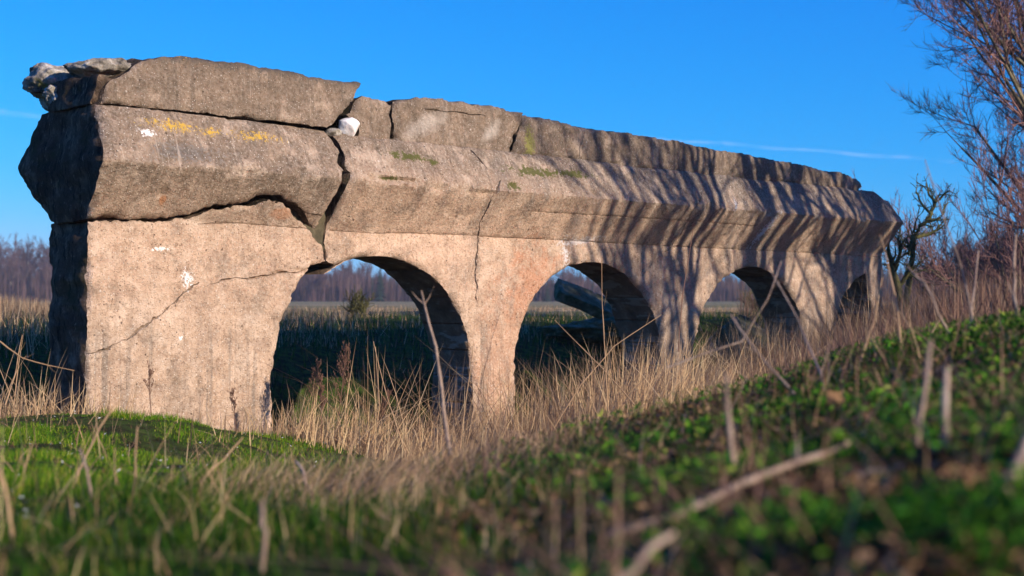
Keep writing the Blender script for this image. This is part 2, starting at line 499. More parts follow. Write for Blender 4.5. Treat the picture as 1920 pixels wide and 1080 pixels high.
    # side strips
    bv = {}
    order = {}
    for e in be: order[e[0]] = e[1]
    bl = sorted(set([e[0] for e in be] + [e[1] for e in be]))
    bidx = {v: i for i, v in enumerate(bl)}
    bl = np.array(bl)
    # outward direction in (s,h)
    on = np.zeros((len(bl), 2))
    for e in be:
        d = P[e[1]] - P[e[0]]
        o_ = np.array([d[1], -d[0]]); o_ /= max(np.linalg.norm(o_), 1e-9)
        on[bidx[e[0]]] += o_; on[bidx[e[1]]] += o_
    on /= np.maximum(np.linalg.norm(on, axis=1), 1e-9)[:, None]
    base = 2 * n
    rows = [bl]                                        # front ring
    cnt = 0
    for k in range(1, tseg):
        t = k / tseg
        ww = wf[bl] * (1 - t) + wb[bl] * t
        ss, hh = S[bl].copy(), Hh[bl].copy()
        amp = (side_fn(ss, hh, on) if side_fn else 0.022)
        q = amp * fbm(ss * 5 + 11, hh * 5, ww * 5 + seed, 4) * math.sin(math.pi * t) ** 0.4 + 0.004
        ss = ss + on[:, 0] * q; hh = hh + on[:, 1] * q
        Vs.append(X(ss + shift[0], hh + shift[1], ww)); UV.append(np.stack([S[bl], Hh[bl]], 1))
        rows.append(base + cnt + np.arange(len(bl))); cnt += len(bl)
    rows.append(bl + n)
    e0 = np.array([bidx[e[0]] for e in be]); e1 = np.array([bidx[e[1]] for e in be])
    for k in range(tseg):
        ra, rb = rows[k], rows[k + 1]
        a0, a1, b0, b1 = ra[e0], ra[e1], rb[e0], rb[e1]
        Fs.append(np.stack([a1, a0, b0], 1)); Fs.append(np.stack([a1, b0, b1], 1))
        em = np.ones(len(e0))
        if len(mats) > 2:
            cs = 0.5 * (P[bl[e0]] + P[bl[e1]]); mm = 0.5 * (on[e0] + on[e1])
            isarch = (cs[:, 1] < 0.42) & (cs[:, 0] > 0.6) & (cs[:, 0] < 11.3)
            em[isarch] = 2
        mi += [em, em]
    o = mesh_np(name, np.vstack(Vs), np.vstack(Fs), mats, parent, smooth=True, uv=np.vstack(UV), midx=np.concatenate(mi))
    try:
        o.data.set_sharp_from_angle(angle=R(50))
    except Exception:
        pass
    if label: o['label'] = label
    return o

def W(pts):  return [(*px_wall(*p[:2]), *p[2:]) for p in pts]
def WP(pts, p=0.11): return [(*px_sh(q[0], q[1], p), *q[2:]) for q in pts]

ruin = empty('ruined_arch_wall', (P0[0], P0[1], 0.2))
tag(ruin, 'long cracked concrete arcade ruin with four arches and a flared cornice standing in grass', 'ruin')

class Rel:                                             # parts are built in world space, then hung on the thing
    pass
_parts = []
def rblock(*a, **k):
    o = block(*a, **k); _parts.append(o); return o

# --- left pier
ARC_C = [2.72 + 2.77 * k for k in range(4)]
AH, AA, AB = -0.70, 1.11, 1.06
def arch_pts(c, th0, th1, n=40):
    out = []
    for i in range(n + 1):
        th = R(th0 + (th1 - th0) * i / n)
        out.append((c + AA * math.cos(th), AH + AB * math.sin(th), 0.35))
    return out
BOT = -2.4
pier_top = W([(166, 415, 1), (200, 413, 1), (232, 416), (262, 415), (300, 413), (340, 410), (370, 406), (392, 397), (430, 388), (462, 386), (500, 379), (528, 378),
              (553, 396), (572, 416), (584, 436), (594, 448), (606, 462), (611, 490)])
arc_l = [(1.99, 0.265, 0.5), (1.90, 0.17, 0.5), (1.80, 0.02, 0.3), (1.72, -0.12, 0.3), (1.665, -0.28, 0.3), (1.63, -0.45, 0.3), (1.61, -0.62, 0.3)]
pier_poly = [(0.0, BOT, 0.6)] + [(1.60, BOT, 0.3)][:0]
pier_poly = [(0.0, BOT, 0.2), (1.60, BOT, 0.3)] + arc_l[::-1] + pier_top[::-1] + [(0.0, -0.3, 0.6)]
g_pier = [
    (W([(165, 662), (205, 655), (225, 642), (244, 634), (262, 618), (300, 592), (326, 568), (352, 543), (372, 530)]), 0.009, 0.05, 0.020),
    (W([(395, 532), (430, 522), (470, 521), (505, 516), (530, 510), (560, 511), (600, 492)]), 0.008, 0.035, 0.012),
    (W([(372, 420), (440, 418), (520, 424), (580, 428)]), 0.006, 0.014, 0.002),
]
zero = lambda s, h: np.zeros_like(s)
sp1 = px_wall(525, 512)
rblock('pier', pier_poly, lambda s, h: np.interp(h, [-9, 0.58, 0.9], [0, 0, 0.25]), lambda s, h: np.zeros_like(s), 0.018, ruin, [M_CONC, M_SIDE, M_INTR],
       grooves=g_pier, jag=0.018, seed=2, label='pale pinkish left pier with a diagonal crack and white patch',
       side_fn=lambda s, h, on: np.where(on[:, 0] < -0.5, 0.03, 0.03),
       dents=[(sp1[0], sp1[1], 0.09, 0.022, 0.03), (px_wall(555, 508)[0], px_wall(555, 508)[1], 0.10, 0.02, 0.025)])

# --- left cornice block
cor_bot = W([(166, 409, 1), (200, 408), (232, 412), (262, 410), (300, 410), (340, 404), (362, 400), (378, 392), (405, 382), (430, 381), (455, 381), (478, 371), (500, 366), (530, 365),
             (545, 379), (562, 388), (575, 398), (588, 422), (595, 432)])
cor_right = W([(612, 402), (630, 368), (650, 330), (652, 318), (640, 305), (645, 285), (632, 262)])
cor_top = [(2.06, 1.352, 0.3), (1.2, 1.36, 0.3), (0.4, 1.365, 0.3), (0.02, 1.36, 0.3)]
cor_poly = cor_bot + cor_right + cor_top + [(-0.05, 0.955, 0.8)]
def cfront(s, h): return prof(h) + 0.002 - 0.02 * np.clip((s - 1.0), 0, 1)
def cback(s, h): return np.interp(h, [-9, 0.56, 0.98, 1.345, 9], [0, 0, 0.40, 0.20, 0.2])
dent = px_wall(305, 360)
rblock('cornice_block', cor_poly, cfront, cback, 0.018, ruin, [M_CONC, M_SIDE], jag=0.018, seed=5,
       grooves=[(W([(575, 398), (590, 402), (612, 404)]), 0.006, 0.02, 0.006)],
       label='broken off left end of the cornice with yellow lichen', rough=0.013,
       side_fn=lambda s, h, on: np.where(on[:, 0] < -0.5, 0.035, 0.03), dents=[(0.5, 0.97, 0.12, 0.03, 0.02), (1.1, 0.95, 0.2, 0.03, 0.025), (1.7, 0.96, 0.1, 0.04, 0.02), (dent[0], dent[1], 0.035, 0.055, 0.03)], wear=0.03)

core = W([(190, 440), (190, 330), (600, 330), (700, 330), (716, 450), (690, 470), (625, 480), (600, 470), (590, 462)])  # slab added inside the wall so no sky shows through the cracks
rblock('inner_core', core, lambda s, h: np.interp(s, [1.5, 1.8], [-0.10, -0.035]), lambda s, h: np.full_like(s, -0.10), 0.03, ruin, [bark('mossy_crack_fill', (0.03, 0.026, 0.015), (0.085, 0.07, 0.042), (0.17, 0.14, 0.10))] * 2, jag=0.01, seed=6, label='dark mossy core showing in the wide cracks')
# --- main body with arches
gapR = W([(613, 488, 1.2), (614, 470), (609, 455), (615, 430), (628, 406), (640, 380), (655, 348), (663, 322), (653, 310), (649, 285), (636, 264)])
body_top = [(2.10, 1.338, 0.5), (11.0, 1.338, 0.5)]
end_top = W([(1640, 372, 0.8), (1662, 380, 0.8), (1682, 396, 0.8)])
body = []
body += gapR
body += [(2.12, 1.340, 0.4), (4.5, 1.340, 0.4), (7, 1.338, 0.4), (10.72, 1.336, 1.0), (10.85, 1.27, 1), (11.02, 1.2, 1), (11.12, 1.05, 1.0), (11.18, 0.95, 1), (11.20, 0.8, 1), (11.16, 0.58, 1), (11.22, 0.30, 1.5), (11.16, -0.05, 1.5), (11.22, -0.35, 1.5), (11.08, -0.62, 1.5), (10.98, -0.50, 1.5), (10.92, -0.15, 1.5), (10.84, 0.12, 1.5), (10.78, 0.27, 1)]
c4 = ARC_C[3]
body += arch_pts(c4, 106, 180, 22)
body += [(c4 - AA, BOT, .3), (ARC_C[2] + AA, BOT, .3)] + arch_pts(ARC_C[2], 0, 180)
body += [(ARC_C[2] - AA, BOT, .3), (ARC_C[1] + AA, BOT, .3)] + arch_pts(ARC_C[1], 0, 180)
body += [(ARC_C[1] - AA, BOT, .3), (ARC_C[0] + AA, BOT, .3)] + arch_pts(ARC_C[0], 0, 122, 34)
body += W([(660, 487, 1), (648, 494, 1), (632, 497, 1)])
body = [(b[0], b[1], b[2] if len(b) > 2 else 1.0) for b in body]
g_body = [
    (W([(937, 340), (925, 368), (912, 395), (900, 420), (896, 445), (893, 480), (890, 510), (894, 540), (892, 560)]), 0.013, 0.06, 0.022),
    (W([(1315, 366), (1300, 392), (1283, 420), (1275, 440), (1255, 465)]), 0.013, 0.05, 0.022),
    (W([(1255, 465), (1225, 492), (1205, 515)]), 0.008, 0.02, 0.010),
    (W([(885, 284), (900, 300), (914, 316)]), 0.009, 0.035, 0.008),
    (W([(620, 432), (700, 437), (760, 437), (892, 441)]), 0.006, 0.012, 0.002),
    (W([(896, 443), (1050, 450), (1250, 461), (1400, 468), (1560, 476), (1650, 482)]), 0.008, 0.014, 0.002),
    (W([(990, 396), (1100, 402), (1290, 414), (1420, 424)]), 0.008, 0.014, 0.002),
    (W([(1383, 380), (1375, 395)]), 0.012, 0.03, 0.006),
]
dl = px_wall(748, 338)
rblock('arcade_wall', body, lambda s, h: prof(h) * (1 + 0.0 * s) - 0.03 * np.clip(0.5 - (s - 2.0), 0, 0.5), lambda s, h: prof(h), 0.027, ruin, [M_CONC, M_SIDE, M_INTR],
       grooves=g_body, jag=0.010, seed=9, rough=0.016, wear=0.028,
       dents=[(float(a_), 0.955 + float(b_), float(c_), float(d_), float(e_)) for a_, b_, c_, d_, e_ in zip(rng.uniform(2.3, 11, 26), rng.normal(0, 0.02, 26), rng.uniform(0.04, 0.16, 26), rng.uniform(0.02, 0.05, 26), rng.uniform(0.012, 0.035, 26))] + [(dl[0], dl[1], 0.24, 0.028, 0.05), (px_wall(965, 348)[0], px_wall(965, 348)[1], 0.08, 0.03, 0.03)],
       label='long arcade wall with arch openings and tree shadows', side_fn=lambda s, h, on: np.where(h < 0.4, 0.012, 0.03))

# --- parapet blocks
pf = lambda s, h: np.full_like(s, 0.10)
P1 = WP([(190, 193), (300, 202), (420, 215), (520, 226), (612, 239), (628, 228), (646, 210), (660, 190), (672, 172), (683, 155), (640, 150), (600, 145), (540, 133), (480, 122), (430, 115), (390, 109), (345, 103),
         (300, 107), (270, 113), (238, 134), (206, 151), (196, 170)])
rblock('parapet_block', P1, lambda s, h: 0.115 - 0.05 * (h - 1.36), lambda s, h: np.full_like(s, 0.1), 0.018, ruin, [M_PARA, M_SIDE], jag=0.015, seed=21, rough=0.012,
       label='large slanted parapet slab at the left end', wear=0.02, side_fn=lambda s, h, on: np.where(np.abs(on[:, 0]) > 0.5, 0.06, 0.03))
P2 = WP([(668, 262), (736, 268), (738, 235), (733, 215), (736, 197), (724, 188), (700, 182), (684, 178), (674, 186), (664, 205), (655, 214), (664, 225), (676, 238), (676, 250)])
rblock('parapet_block', P2, pf, pf, 0.018, ruin, [M_PARA, M_SIDE], jag=0.010, seed=22, rough=0.01, label='small wedge of parapet beside the white stone', wear=0.03)
P3 = WP([(743, 269), (850, 279), (960, 289), (966, 262), (975, 240), (984, 211), (940, 201), (900, 195), (860, 190), (820, 185), (780, 183), (742, 189), (741, 200), (738, 215), (742, 235)])
rblock('parapet_block', P3, pf, pf, 0.02, ruin, [M_PARA, M_SIDE], jag=0.016, seed=23, rough=0.013, label='parapet piece with a dark crack at its left edge', wear=0.028,
       grooves=[(WP([(800, 205), (850, 208), (910, 216)]), 0.010, 0.02, 0.01)])
P4 = WP([(963, 289), (1100, 304), (1300, 327), (1500, 348), (1612, 359), (1624, 350), (1618, 338), (1598, 330), (1570, 322), (1500, 308), (1440, 297), (1400, 289), (1350, 281), (1300, 271), (1250, 262), (1200, 253), (1150, 246), (1120, 241), (1060, 229), (1000, 217), (987, 217), (978, 242), (969, 264)])
rblock('parapet_block', P4, pf, pf, 0.026, ruin, [M_PARA, M_SIDE], jag=0.017, seed=24, rough=0.016, label='long far stretch of parapet striped by shadow', wear=0.028,
       grooves=[(WP([(1100, 240), (1090, 270), (1086, 303)]), 0.010, 0.02, 0.01), (WP([(1345, 282), (1335, 305), (1330, 330)]), 0.010, 0.02, 0.01)])

# --- rubble lump at the left end of the parapet
def rock(name, c, r, seed, mat, parent=None, amp=0.35, sub=5, freq=2.0, rot=0.0, flat=1.0, crystals=0.5):
    import bmesh
    bm = bmesh.new()
    bmesh.ops.create_icosphere(bm, subdivisions=sub, radius=1.0)
    V = np.array([v.co[:] for v in bm.verts]); Fc = np.array([[v.index for v in f.verts] for f in bm.faces]); bm.free()
    # planar cuts make it look broken rather than melted
    rr = np.random.default_rng(seed)
    for _ in range(14):
        d = rr.normal(size=3); d /= np.linalg.norm(d)
        k = rr.uniform(0.62, 0.9)
        q = V @ d
        V = V - np.clip(q - k, 0, None)[:, None] * d * 0.92
    nz = fbm(V[:, 0] * freq + seed, V[:, 1] * freq, V[:, 2] * freq, 5)
    V = V * (1 + amp * nz * crystals)[:, None]
    V = V * np.array(r)
    ca, sa = math.cos(rot), math.sin(rot)
    V = np.stack([V[:, 0] * ca - V[:, 1] * sa, V[:, 0] * sa + V[:, 1] * ca, V[:, 2]], 1)
    o = mesh_np(name, V, Fc, [mat], parent, smooth=True, uv=np.stack([V[:, 0], V[:, 2]], 1))
    o.location = c
    return o

def wall_pt(s, h, w_): return (P0[0] + D[0] * s + N[0] * w_, P0[1] + D[1] * s + N[1] * w_, EYE + h)
def rubble_mat():
    m = NT('rubble_concrete', rough=0.95, spec=0.15)
    geo = m.n('ShaderNodeNewGeometry'); pos = geo.outputs['Position']
    a = m.noise(pos, 7, 6, 0.7); f = m.noise(pos, 40, 5, 0.7)
    col = m.cramp(a, [(0.36, (0.05, 0.045, 0.038)), (0.5, (0.24, 0.21, 0.17)), (0.62, (0.44, 0.40, 0.35)), (0.74, (0.66, 0.62, 0.57))])
    col = m.mix(m.ramp(m.noise(pos, 5.0, 3), 0.60, 0.68, 0, 0.8), col, (0.13, 0.13, 0.03))
    m.l(col, m.b.inputs['Base Color'])
    n_ = m.bump(a, 0.8, 0.05); n_ = m.bump(f, 0.7, 0.015, n_); m.l(n_, m.b.inputs['Normal'])
    return m.m
M_RUB = rubble_mat()
M_DARKR = bark('dark_mossy_rubble', (0.035, 0.032, 0.014), (0.10, 0.095, 0.04), (0.26, 0.21, 0.14)) if 'bark' in globals() else None
for (qx, qy, z, r, sd, lb) in ((108, 156, 10.62, (0.23, 0.20, 0.16), 3, 'rough pale lump of rubble on the broken parapet end'),
                              (185, 134, 10.35, (0.26, 0.20, 0.11), 8, None), (118, 185, 10.5, (0.14, 0.2, 0.10), 12, None), (75, 152, 10.75, (0.12, 0.12, 0.12), 15, None), (100, 190, 10.75, (0.11, 0.12, 0.10), 17, None)):
    c = pix(qx, qy, z)
    o = rock('rubble', (c[0], c[1], c[2] + EYE), r, sd, M_RUB, None, amp=0.32, freq=2.9)
    _parts.append(o)
    if lb: o['label'] = lb
o = rblock('parapet_end', [(-0.0, 1.372, .5), (0.2, 1.372, .5), (0.22, 1.56, .5), (0.05, 1.58, 1)], lambda s, h: np.full_like(s, 0.06), lambda s, h: np.full_like(s, 0.02), 0.02, ruin, [M_SIDE, M_SIDE], jag=0.012, seed=31, rough=0.02)
for o in _parts:
    o.parent = ruin
    o.matrix_parent_inverse = Matrix.Translation(ruin.location).inverted()

# white stone in the gap
ws = NT('white_stone', 0.9, 0.2)
g_ = ws.n('ShaderNodeNewGeometry')
ws.l(ws.cramp(ws.noise(g_.outputs['Position'], 14, 5, 0.6), [(0.35, (0.52, 0.47, 0.43)), (0.55, (0.80, 0.76, 0.72))]), ws.b.inputs['Base Color'])
ws.l(ws.bump(ws.noise(g_.outputs['Position'], 30, 5, 0.7), 0.6, 0.015), ws.b.inputs['Normal'])
s_, h_ = px_sh(657, 241, 0.10)
o = rock('white_stone', wall_pt(s_, h_ + 0.0, 0.07), (0.105, 0.10, 0.10), 5, ws.m, amp=0.12, sub=4)
tag(o, 'rounded white stone wedged in the gap between two parapet blocks', 'stone')
s_, h_ = px_sh(629, 246, 0.10)
o = rock('mortar_stone', wall_pt(s_, h_ - 0.005, 0.06), (0.085, 0.08, 0.045), 6, M_RUB, amp=0.4, sub=3)
tag(o, 'small grey stone lying left of the white stone in the parapet gap', 'stone')

# ------------------------------------------------------------------ terrain
ctrl = []
def cp(px, py, z): ctrl.append(pix(px, py, z))
for a in ((-700, 1100, 2.4), (-200, 1150, 2.3), (200, 1150, 2.3), (600, 1150, 2.1), (960, 1150, 1.9), (1300, 1130, 1.75), (1600, 1110, 1.65), (1920, 1070, 1.6), (2500, 1000, 1.6),
          (-900, 920, 4), (-300, 930, 4), (100, 935, 4), (450, 940, 4), (700, 950, 4), (860, 940, 3.9), (1000, 905, 3.8), (1300, 850, 3.6), (1600, 795, 3.5), (1920, 735, 3.5), (2500, 640, 3.5),
          (-600, 860, 6), (0, 866, 6), (300, 872, 6), (520, 895, 6), (700, 912, 5.8), (800, 905, 5.5), (900, 872, 5.2), (1100, 815, 5.2), (1300, 760, 5.3), (1560, 690, 5.5), (1750, 640, 5.5), (1920, 606, 5.5), (2400, 540, 5.5),
          (900, 930, 7.2), (1100, 905, 7.5), (1300, 835, 8), (1560, 735, 8.5), (1750, 680, 9), (1920, 645, 9.5), (2400, 580, 9),
          (-800, 800, 8.5), (-200, 797, 8.6), (60, 797, 8.7), (330, 801, 8.9), (460, 822, 9.0), (570, 856, 9.0), (700, 900, 8.7),
          (1920, 625, 14), (2300, 600, 14), (1700, 640, 14.5), (2300, 590, 20)):
    cp(*a)
def cw(s, w_, h):
    ctrl.append((P0[0] + D[0] * s + N[0] * w_, P0[1] + D[1] * s + N[1] * w_, h))
for s, h in ((-3, -0.75), (-1.2, -0.8), (0, -0.86), (0.8, -1.0), (1.6, -1.12), (2.7, -1.38), (4.1, -1.38), (5.5, -1.30), (7, -1.12), (8.5, -0.95), (10.0, -0.78), (12, -0.7), (14, -0.6)):
    cw(s, 0.0, h); cw(s, -0.6, h - 0.15); cw(s, -1.9, h - 0.75 if s > -2 else h - .3); cw(s, -3.6, min(h - 0.6, -1.6))
for s, h in ((2.7, -1.40), (4.1, -1.38), (5.5, -1.32), (7, -1.12), (8.5, -0.92), (10.0, -0.70)):
    cw(s, 1.0, h)
for a in ((-900, 612, 17), (-300, 610, 17), (50, 608, 17.5), (300, 604, 19), (650, 598, 21), (900, 597, 22), (1200, 598, 23), (1500, 600, 25), (1900, 600, 25), (2400, 600, 26)):
    cp(*a)
for px_ in (-1200, -500, 0, 500, 1000, 1500, 2000, 2700):
    cp(px_, 580, 32); cp(px_, 575, 42)
for x, y, h in ((0, 0, -0.42), (-3, -1, -0.5), (2.5, 0, -0.28), (5, 1, -0.2), (0, -5, -0.6), (-8, -4, -0.6), (8, -5, -0.5), (9, 5, -0.25), (-8, 4, -0.7), (-9, 9, -0.8), (-12, 15, -0.8), (12, 12, -0.5), (14, 20, -0.4), (-1, 1, -0.44), (1, 1, -0.40)):
    ctrl.append((x, y, h))
C = np.array(ctrl)
def tps(r2): return 0.5 * r2 * np.log(np.maximum(r2, 1e-9))
cxy = C[:, :2]
K = tps(((cxy[:, None] - cxy[None]) ** 2).sum(-1)) + np.eye(len(C)) * 0.02
Pm = np.hstack([np.ones((len(C), 1)), cxy])
A = np.vstack([np.hstack([K, Pm]), np.hstack([Pm.T, np.zeros((3, 3))])])
sol = np.linalg.solve(A, np.concatenate([C[:, 2], np.zeros(3)]))
def ground(x, y):
    x = np.asarray(x, float); y = np.asarray(y, float)
    sh = x.shape
    xf, yf = x.ravel(), y.ravel()
    h = np.empty(len(xf))
    for i in range(0, len(xf), 20000):
        xx, yy = xf[i:i + 20000], yf[i:i + 20000]
        r2 = (xx[:, None] - cxy[:, 0]) ** 2 + (yy[:, None] - cxy[:, 1]) ** 2
        h[i:i + 20000] = tps(r2) @ sol[:len(C)] + sol[-3] + sol[-2] * xx + sol[-1] * yy
    r = np.hypot(xf, yf)
    far = -0.34 - 0.18 * np.clip((r - 40) / 200, 0, 1)
    back = -0.6
    dom = np.maximum(r / 40, np.clip(-yf / 9, 0, 5))
    dom = np.maximum(dom, np.clip((np.abs(xf) - 0.35 * np.maximum(yf, 0) - 4) / 12, 0, 5))
    k = np.clip((dom - 0.55) / 0.45, 0, 1); k = k * k * (3 - 2 * k)
    tgt = np.where(yf > 12, far, np.where(r > 60, far, back + (far - back) * np.clip(yf / 12, 0, 1)))
    h = np.clip(h, -3, 0.3) * (1 - k) + tgt * k
    sw = (xf - P0[0]) * N[0] + (yf - P0[1]) * N[1]
    cap = np.interp(yf, [10, 16, 20, 26, 32, 45, 240], [-0.55, -0.42, -0.34, -0.36, -0.32, -0.33, -0.5])
    cap = np.where((sw < -1.0) | (yf > 20), cap, 9)
    h = np.minimum(h, cap)
    ss = (xf - P0[0]) * D[0] + (yf - P0[1]) * D[1]
    beh = np.interp(-sw, [0.56, 1.2, 2.6, 3.3, 4.2, 5.6, 8], [-1.45, -1.95, -1.95, -0.98, -0.66, -0.42, -0.38])  # ditch and steep bank shaped to keep the ground behind in shade
    kb = np.clip((ss + 5) / 2, 0, 1) * np.clip((13.5 - ss) / 2, 0, 1) * np.clip((-sw - 0.5) / 0.5, 0, 1) * np.clip((9 + sw) / 3, 0, 1)
    h = h * (1 - kb) + beh * kb
    bump = 0.035 * fbm(xf * 0.9, yf * 0.9, 0.2, 3) * np.clip(r / 5, 0.25, 1) * np.clip(1.5 - r / 120, 0.0, 1)
    bump += 0.012 * fbm(xf * 5, yf * 5, 4.2, 4) * np.clip(1.2 - r / 20, 0, 1)
    return (h + bump).reshape(sh)

fa = np.radians(np.concatenate([np.arange(-42, 42, 0.3), np.arange(42, 318, 3.0)]))
rad = np.concatenate([np.arange(0.25, 3.0, 0.09), np.geomspace(3.0, 45, 190), np.geomspace(47, 6000, 40)])
RR, AAg = np.meshgrid(rad, fa, indexing='ij')
GX, GY = RR * np.sin(AAg), RR * np.cos(AAg)
GH = ground(GX, GY)
V = np.stack([GX.ravel(), GY.ravel(), GH.ravel() + EYE], 1)
nr, na = RR.shape
i0 = np.arange(nr - 1)[:, None] * na + np.arange(na)[None]
i1 = np.arange(nr - 1)[:, None] * na + (np.arange(na)[None] + 1) % na
Q = np.stack([i0.ravel(), i1.ravel(), (i1 + na).ravel(), (i0 + na).ravel()], 1)[:, ::-1]
m = NT('ground_soil', 1.0, 0.05)
geo = m.n('ShaderNodeNewGeometry'); pos = geo.outputs['Position']
sp = m.n('ShaderNodeSeparateXYZ'); m.l(pos, sp.inputs[0])
n1 = m.noise(pos, 0.9, 5, 0.65); n2 = m.noise(pos, 7, 6, 0.7); n3 = m.noise(pos, 40, 4, 0.7)
near_c = m.cramp(n2, [(0.3, (0.016, 0.012, 0.007)), (0.48, (0.04, 0.05, 0.014)), (0.6, (0.06, 0.10, 0.014)), (0.75, (0.12, 0.08, 0.045))])
fld = m.noise(m.scale(pos, (0.02, 0.12, 1)), 1.0, 4, 0.6)
field = m.cramp(fld, [(0.35, (0.10, 0.12, 0.045)), (0.5, (0.20, 0.17, 0.085)), (0.62, (0.33, 0.26, 0.16))])
ln = m.n('ShaderNodeVectorMath', operation='LENGTH'); m.l(pos, ln.inputs[0])
col = m.mix(m.ramp(ln.outputs['Value'], 24, 40), near_c, field)
m.l(col, m.b.inputs['Base Color'])
m.l(m.bump(n3, 0.8, 0.03, m.bump(n2, 0.8, 0.08)), m.b.inputs['Normal'])
g = mesh_np('ground', V, Q, [m.m], smooth=True)
tag(g, kind='structure')

# ------------------------------------------------------------------ grass
def leaf_mat(name, stops, trans=0.35, rough=0.8, spec=0.08):
    m = NT(name, rough, spec)
    at = m.n('ShaderNodeAttribute'); at.attribute_name = 'rnd'
    geo = m.n('ShaderNodeNewGeometry')
    v = m.math('ADD', at.outputs['Fac'], m.math('MULTIPLY', m.math('SUBTRACT', m.noise(geo.outputs['Position'], 1.7, 3), 0.5), 0.5), clamp=True)
    col = m.cramp(v, stops)
    m.l(col, m.b.inputs['Base Color'])
    tr = m.n('ShaderNodeBsdfTranslucent'); m.l(col, tr.inputs['Color'])
    mx = m.n('ShaderNodeMixShader'); mx.inputs[0].default_value = trans
    m.l(m.b.outputs[0], mx.inputs[1]); m.l(tr.outputs[0], mx.inputs[2]); m.l(mx.outputs[0], m.out.inputs['Surface'])
    return m.m
M_DRY = leaf_mat('dry_grass', [(0.0, (0.11, 0.066, 0.038)), (0.35, (0.30, 0.185, 0.105)), (0.7, (0.52, 0.34, 0.19)), (1.0, (0.66, 0.49, 0.28))], 0.3)
M_GREY = leaf_mat('dead_brush', [(0.0, (0.06, 0.032, 0.028)), (0.4, (0.16, 0.085, 0.062)), (0.8, (0.30, 0.175, 0.115)), (1.0, (0.40, 0.28, 0.17))], 0.25)
M_GREEN = leaf_mat('green_grass', [(0.0, (0.025, 0.07, 0.006)), (0.35, (0.06, 0.17, 0.008)), (0.65, (0.14, 0.28, 0.012)), (0.85, (0.28, 0.34, 0.02)), (1.0, (0.36, 0.28, 0.08))], 0.4)
M_DGREEN = leaf_mat('dark_green', [(0.0, (0.007, 0.022, 0.004)), (0.4, (0.017, 0.058, 0.005)), (0.75, (0.042, 0.115, 0.008)), (0.93, (0.11, 0.15, 0.013)), (1.0, (0.22, 0.14, 0.06))], 0.35)
M_BRIGHT = leaf_mat('broad_green_leaves', [(0.0, (0.010, 0.03, 0.008)), (0.35, (0.022, 0.10, 0.009)), (0.65, (0.06, 0.20, 0.014)), (0.9, (0.14, 0.30, 0.02)), (1.0, (0.34, 0.36, 0.07))], 0.4)
M_LEAF = leaf_mat('leaf_litter', [(0.0, (0.04, 0.022, 0.012)), (0.4, (0.13, 0.065, 0.032)), (0.8, (0.26, 0.15, 0.08)), (1.0, (0.38, 0.25, 0.14))], 0.3)

SUNW = np.array([SUNH.x, SUNH.y])
def blades(name, x, y, h, wd, mat, lean=0.35, bend=0.5, seg=3, wind=(0, 0), label=None, sink=0.01, z0=None, rnd=None, droop=0.0):
    n = len(x)
    z = ground(x, y) + EYE - sink if z0 is None else z0
    az = rng.random(n) * 2 * math.pi
    la = np.abs(rng.normal(0, lean, n))
    dx, dy = np.cos(az) * la + wind[0], np.sin(az) * la + wind[1]
    b = rng.random(n) * bend
    fz = rng.random(n) * 2 * math.pi
    px_, py_ = np.cos(fz), np.sin(fz)
    rows = []
    for k in range(seg + 1):
        t = k / seg
        q = t + b * t * t
        cx = x + dx * h * q * 0.8; cy = y + dy * h * q * 0.8
        cz = z + h * (t - 0.35 * b * t * t * la * 2 - droop * t ** 3)
        wk = wd * (1 - t) ** 0.6
        if k < seg:
            rows.append(np.stack([cx - px_ * wk / 2, cy - py_ * wk / 2, cz], 1))
            rows.append(np.stack([cx + px_ * wk / 2, cy + py_ * wk / 2, cz], 1))
        else:
            rows.append(np.stack([cx, cy, cz], 1))
    nv = len(rows)
    V = np.stack(rows, 1).reshape(-1, 3)
    b0 = (np.arange(n) * nv)[:, None]
    tr = []
    for k in range(seg - 1):
        a = 2 * k
        tr += [[a, a + 1, a + 3], [a, a + 3, a + 2]]
    tr.append([2 * (seg - 1), 2 * (seg - 1) + 1, 2 * seg])
    Fc = (b0[:, :, None] + np.array(tr)[None]).reshape(-1, 3)
    r = rng.random(n) if rnd is None else rnd
    o = mesh_np(name, V, Fc, [mat], attrs={'rnd': np.repeat(r, nv)})
    tag(o, label, 'grass', kind='stuff')
    return o

def leaves(name, x, y, lift, size, mat, label, cat='ground cover', tilt=0.7):
    n = len(x)
    z = ground(x, y) + EYE + lift
    c = np.stack([x, y, z], 1)
    a = rng.normal(size=(n, 3)) * np.array([1, 1, tilt]); a /= np.linalg.norm(a, axis=1)[:, None]
    u = rng.normal(size=(n, 3)); b = np.cross(a, u); b /= np.linalg.norm(b, axis=1)[:, None]
    up = np.cross(a, b)
    s = size[:, None]
    V = np.stack([c - a * s * .5, c + b * s * .2 + up * s * .06, c + a * s * .6 - up * s * .08, c - b * s * .2 + up * s * .06], 1).reshape(-1, 3)
    i = (np.arange(n) * 4)[:, None]
    Fc = np.concatenate([i + np.array([[0, 1, 2]]), i + np.array([[0, 2, 3]])], 0)
    o = mesh_np(name, V, Fc, [mat], attrs={'rnd': np.repeat(rng.random(n), 4)})
    tag(o, label, cat, kind='stuff')
    return o

def wall_sw(x, y):
    rx, ry = x - P0[0], y - P0[1]
    return rx * D[0] + ry * D[1], rx * N[0] + ry * N[1]

def in_wall(x, y, pad=0.03):
    s, w_ = wall_sw(x, y)
    ins = (w_ < pad) & (w_ > -T - pad)
    solid = (s > -pad) & (s < 1.63)
    for k in range(3):
        solid |= (s > ARC_C[k] + AA - pad) & (s < ARC_C[k + 1] - AA + pad)
    return ins & solid

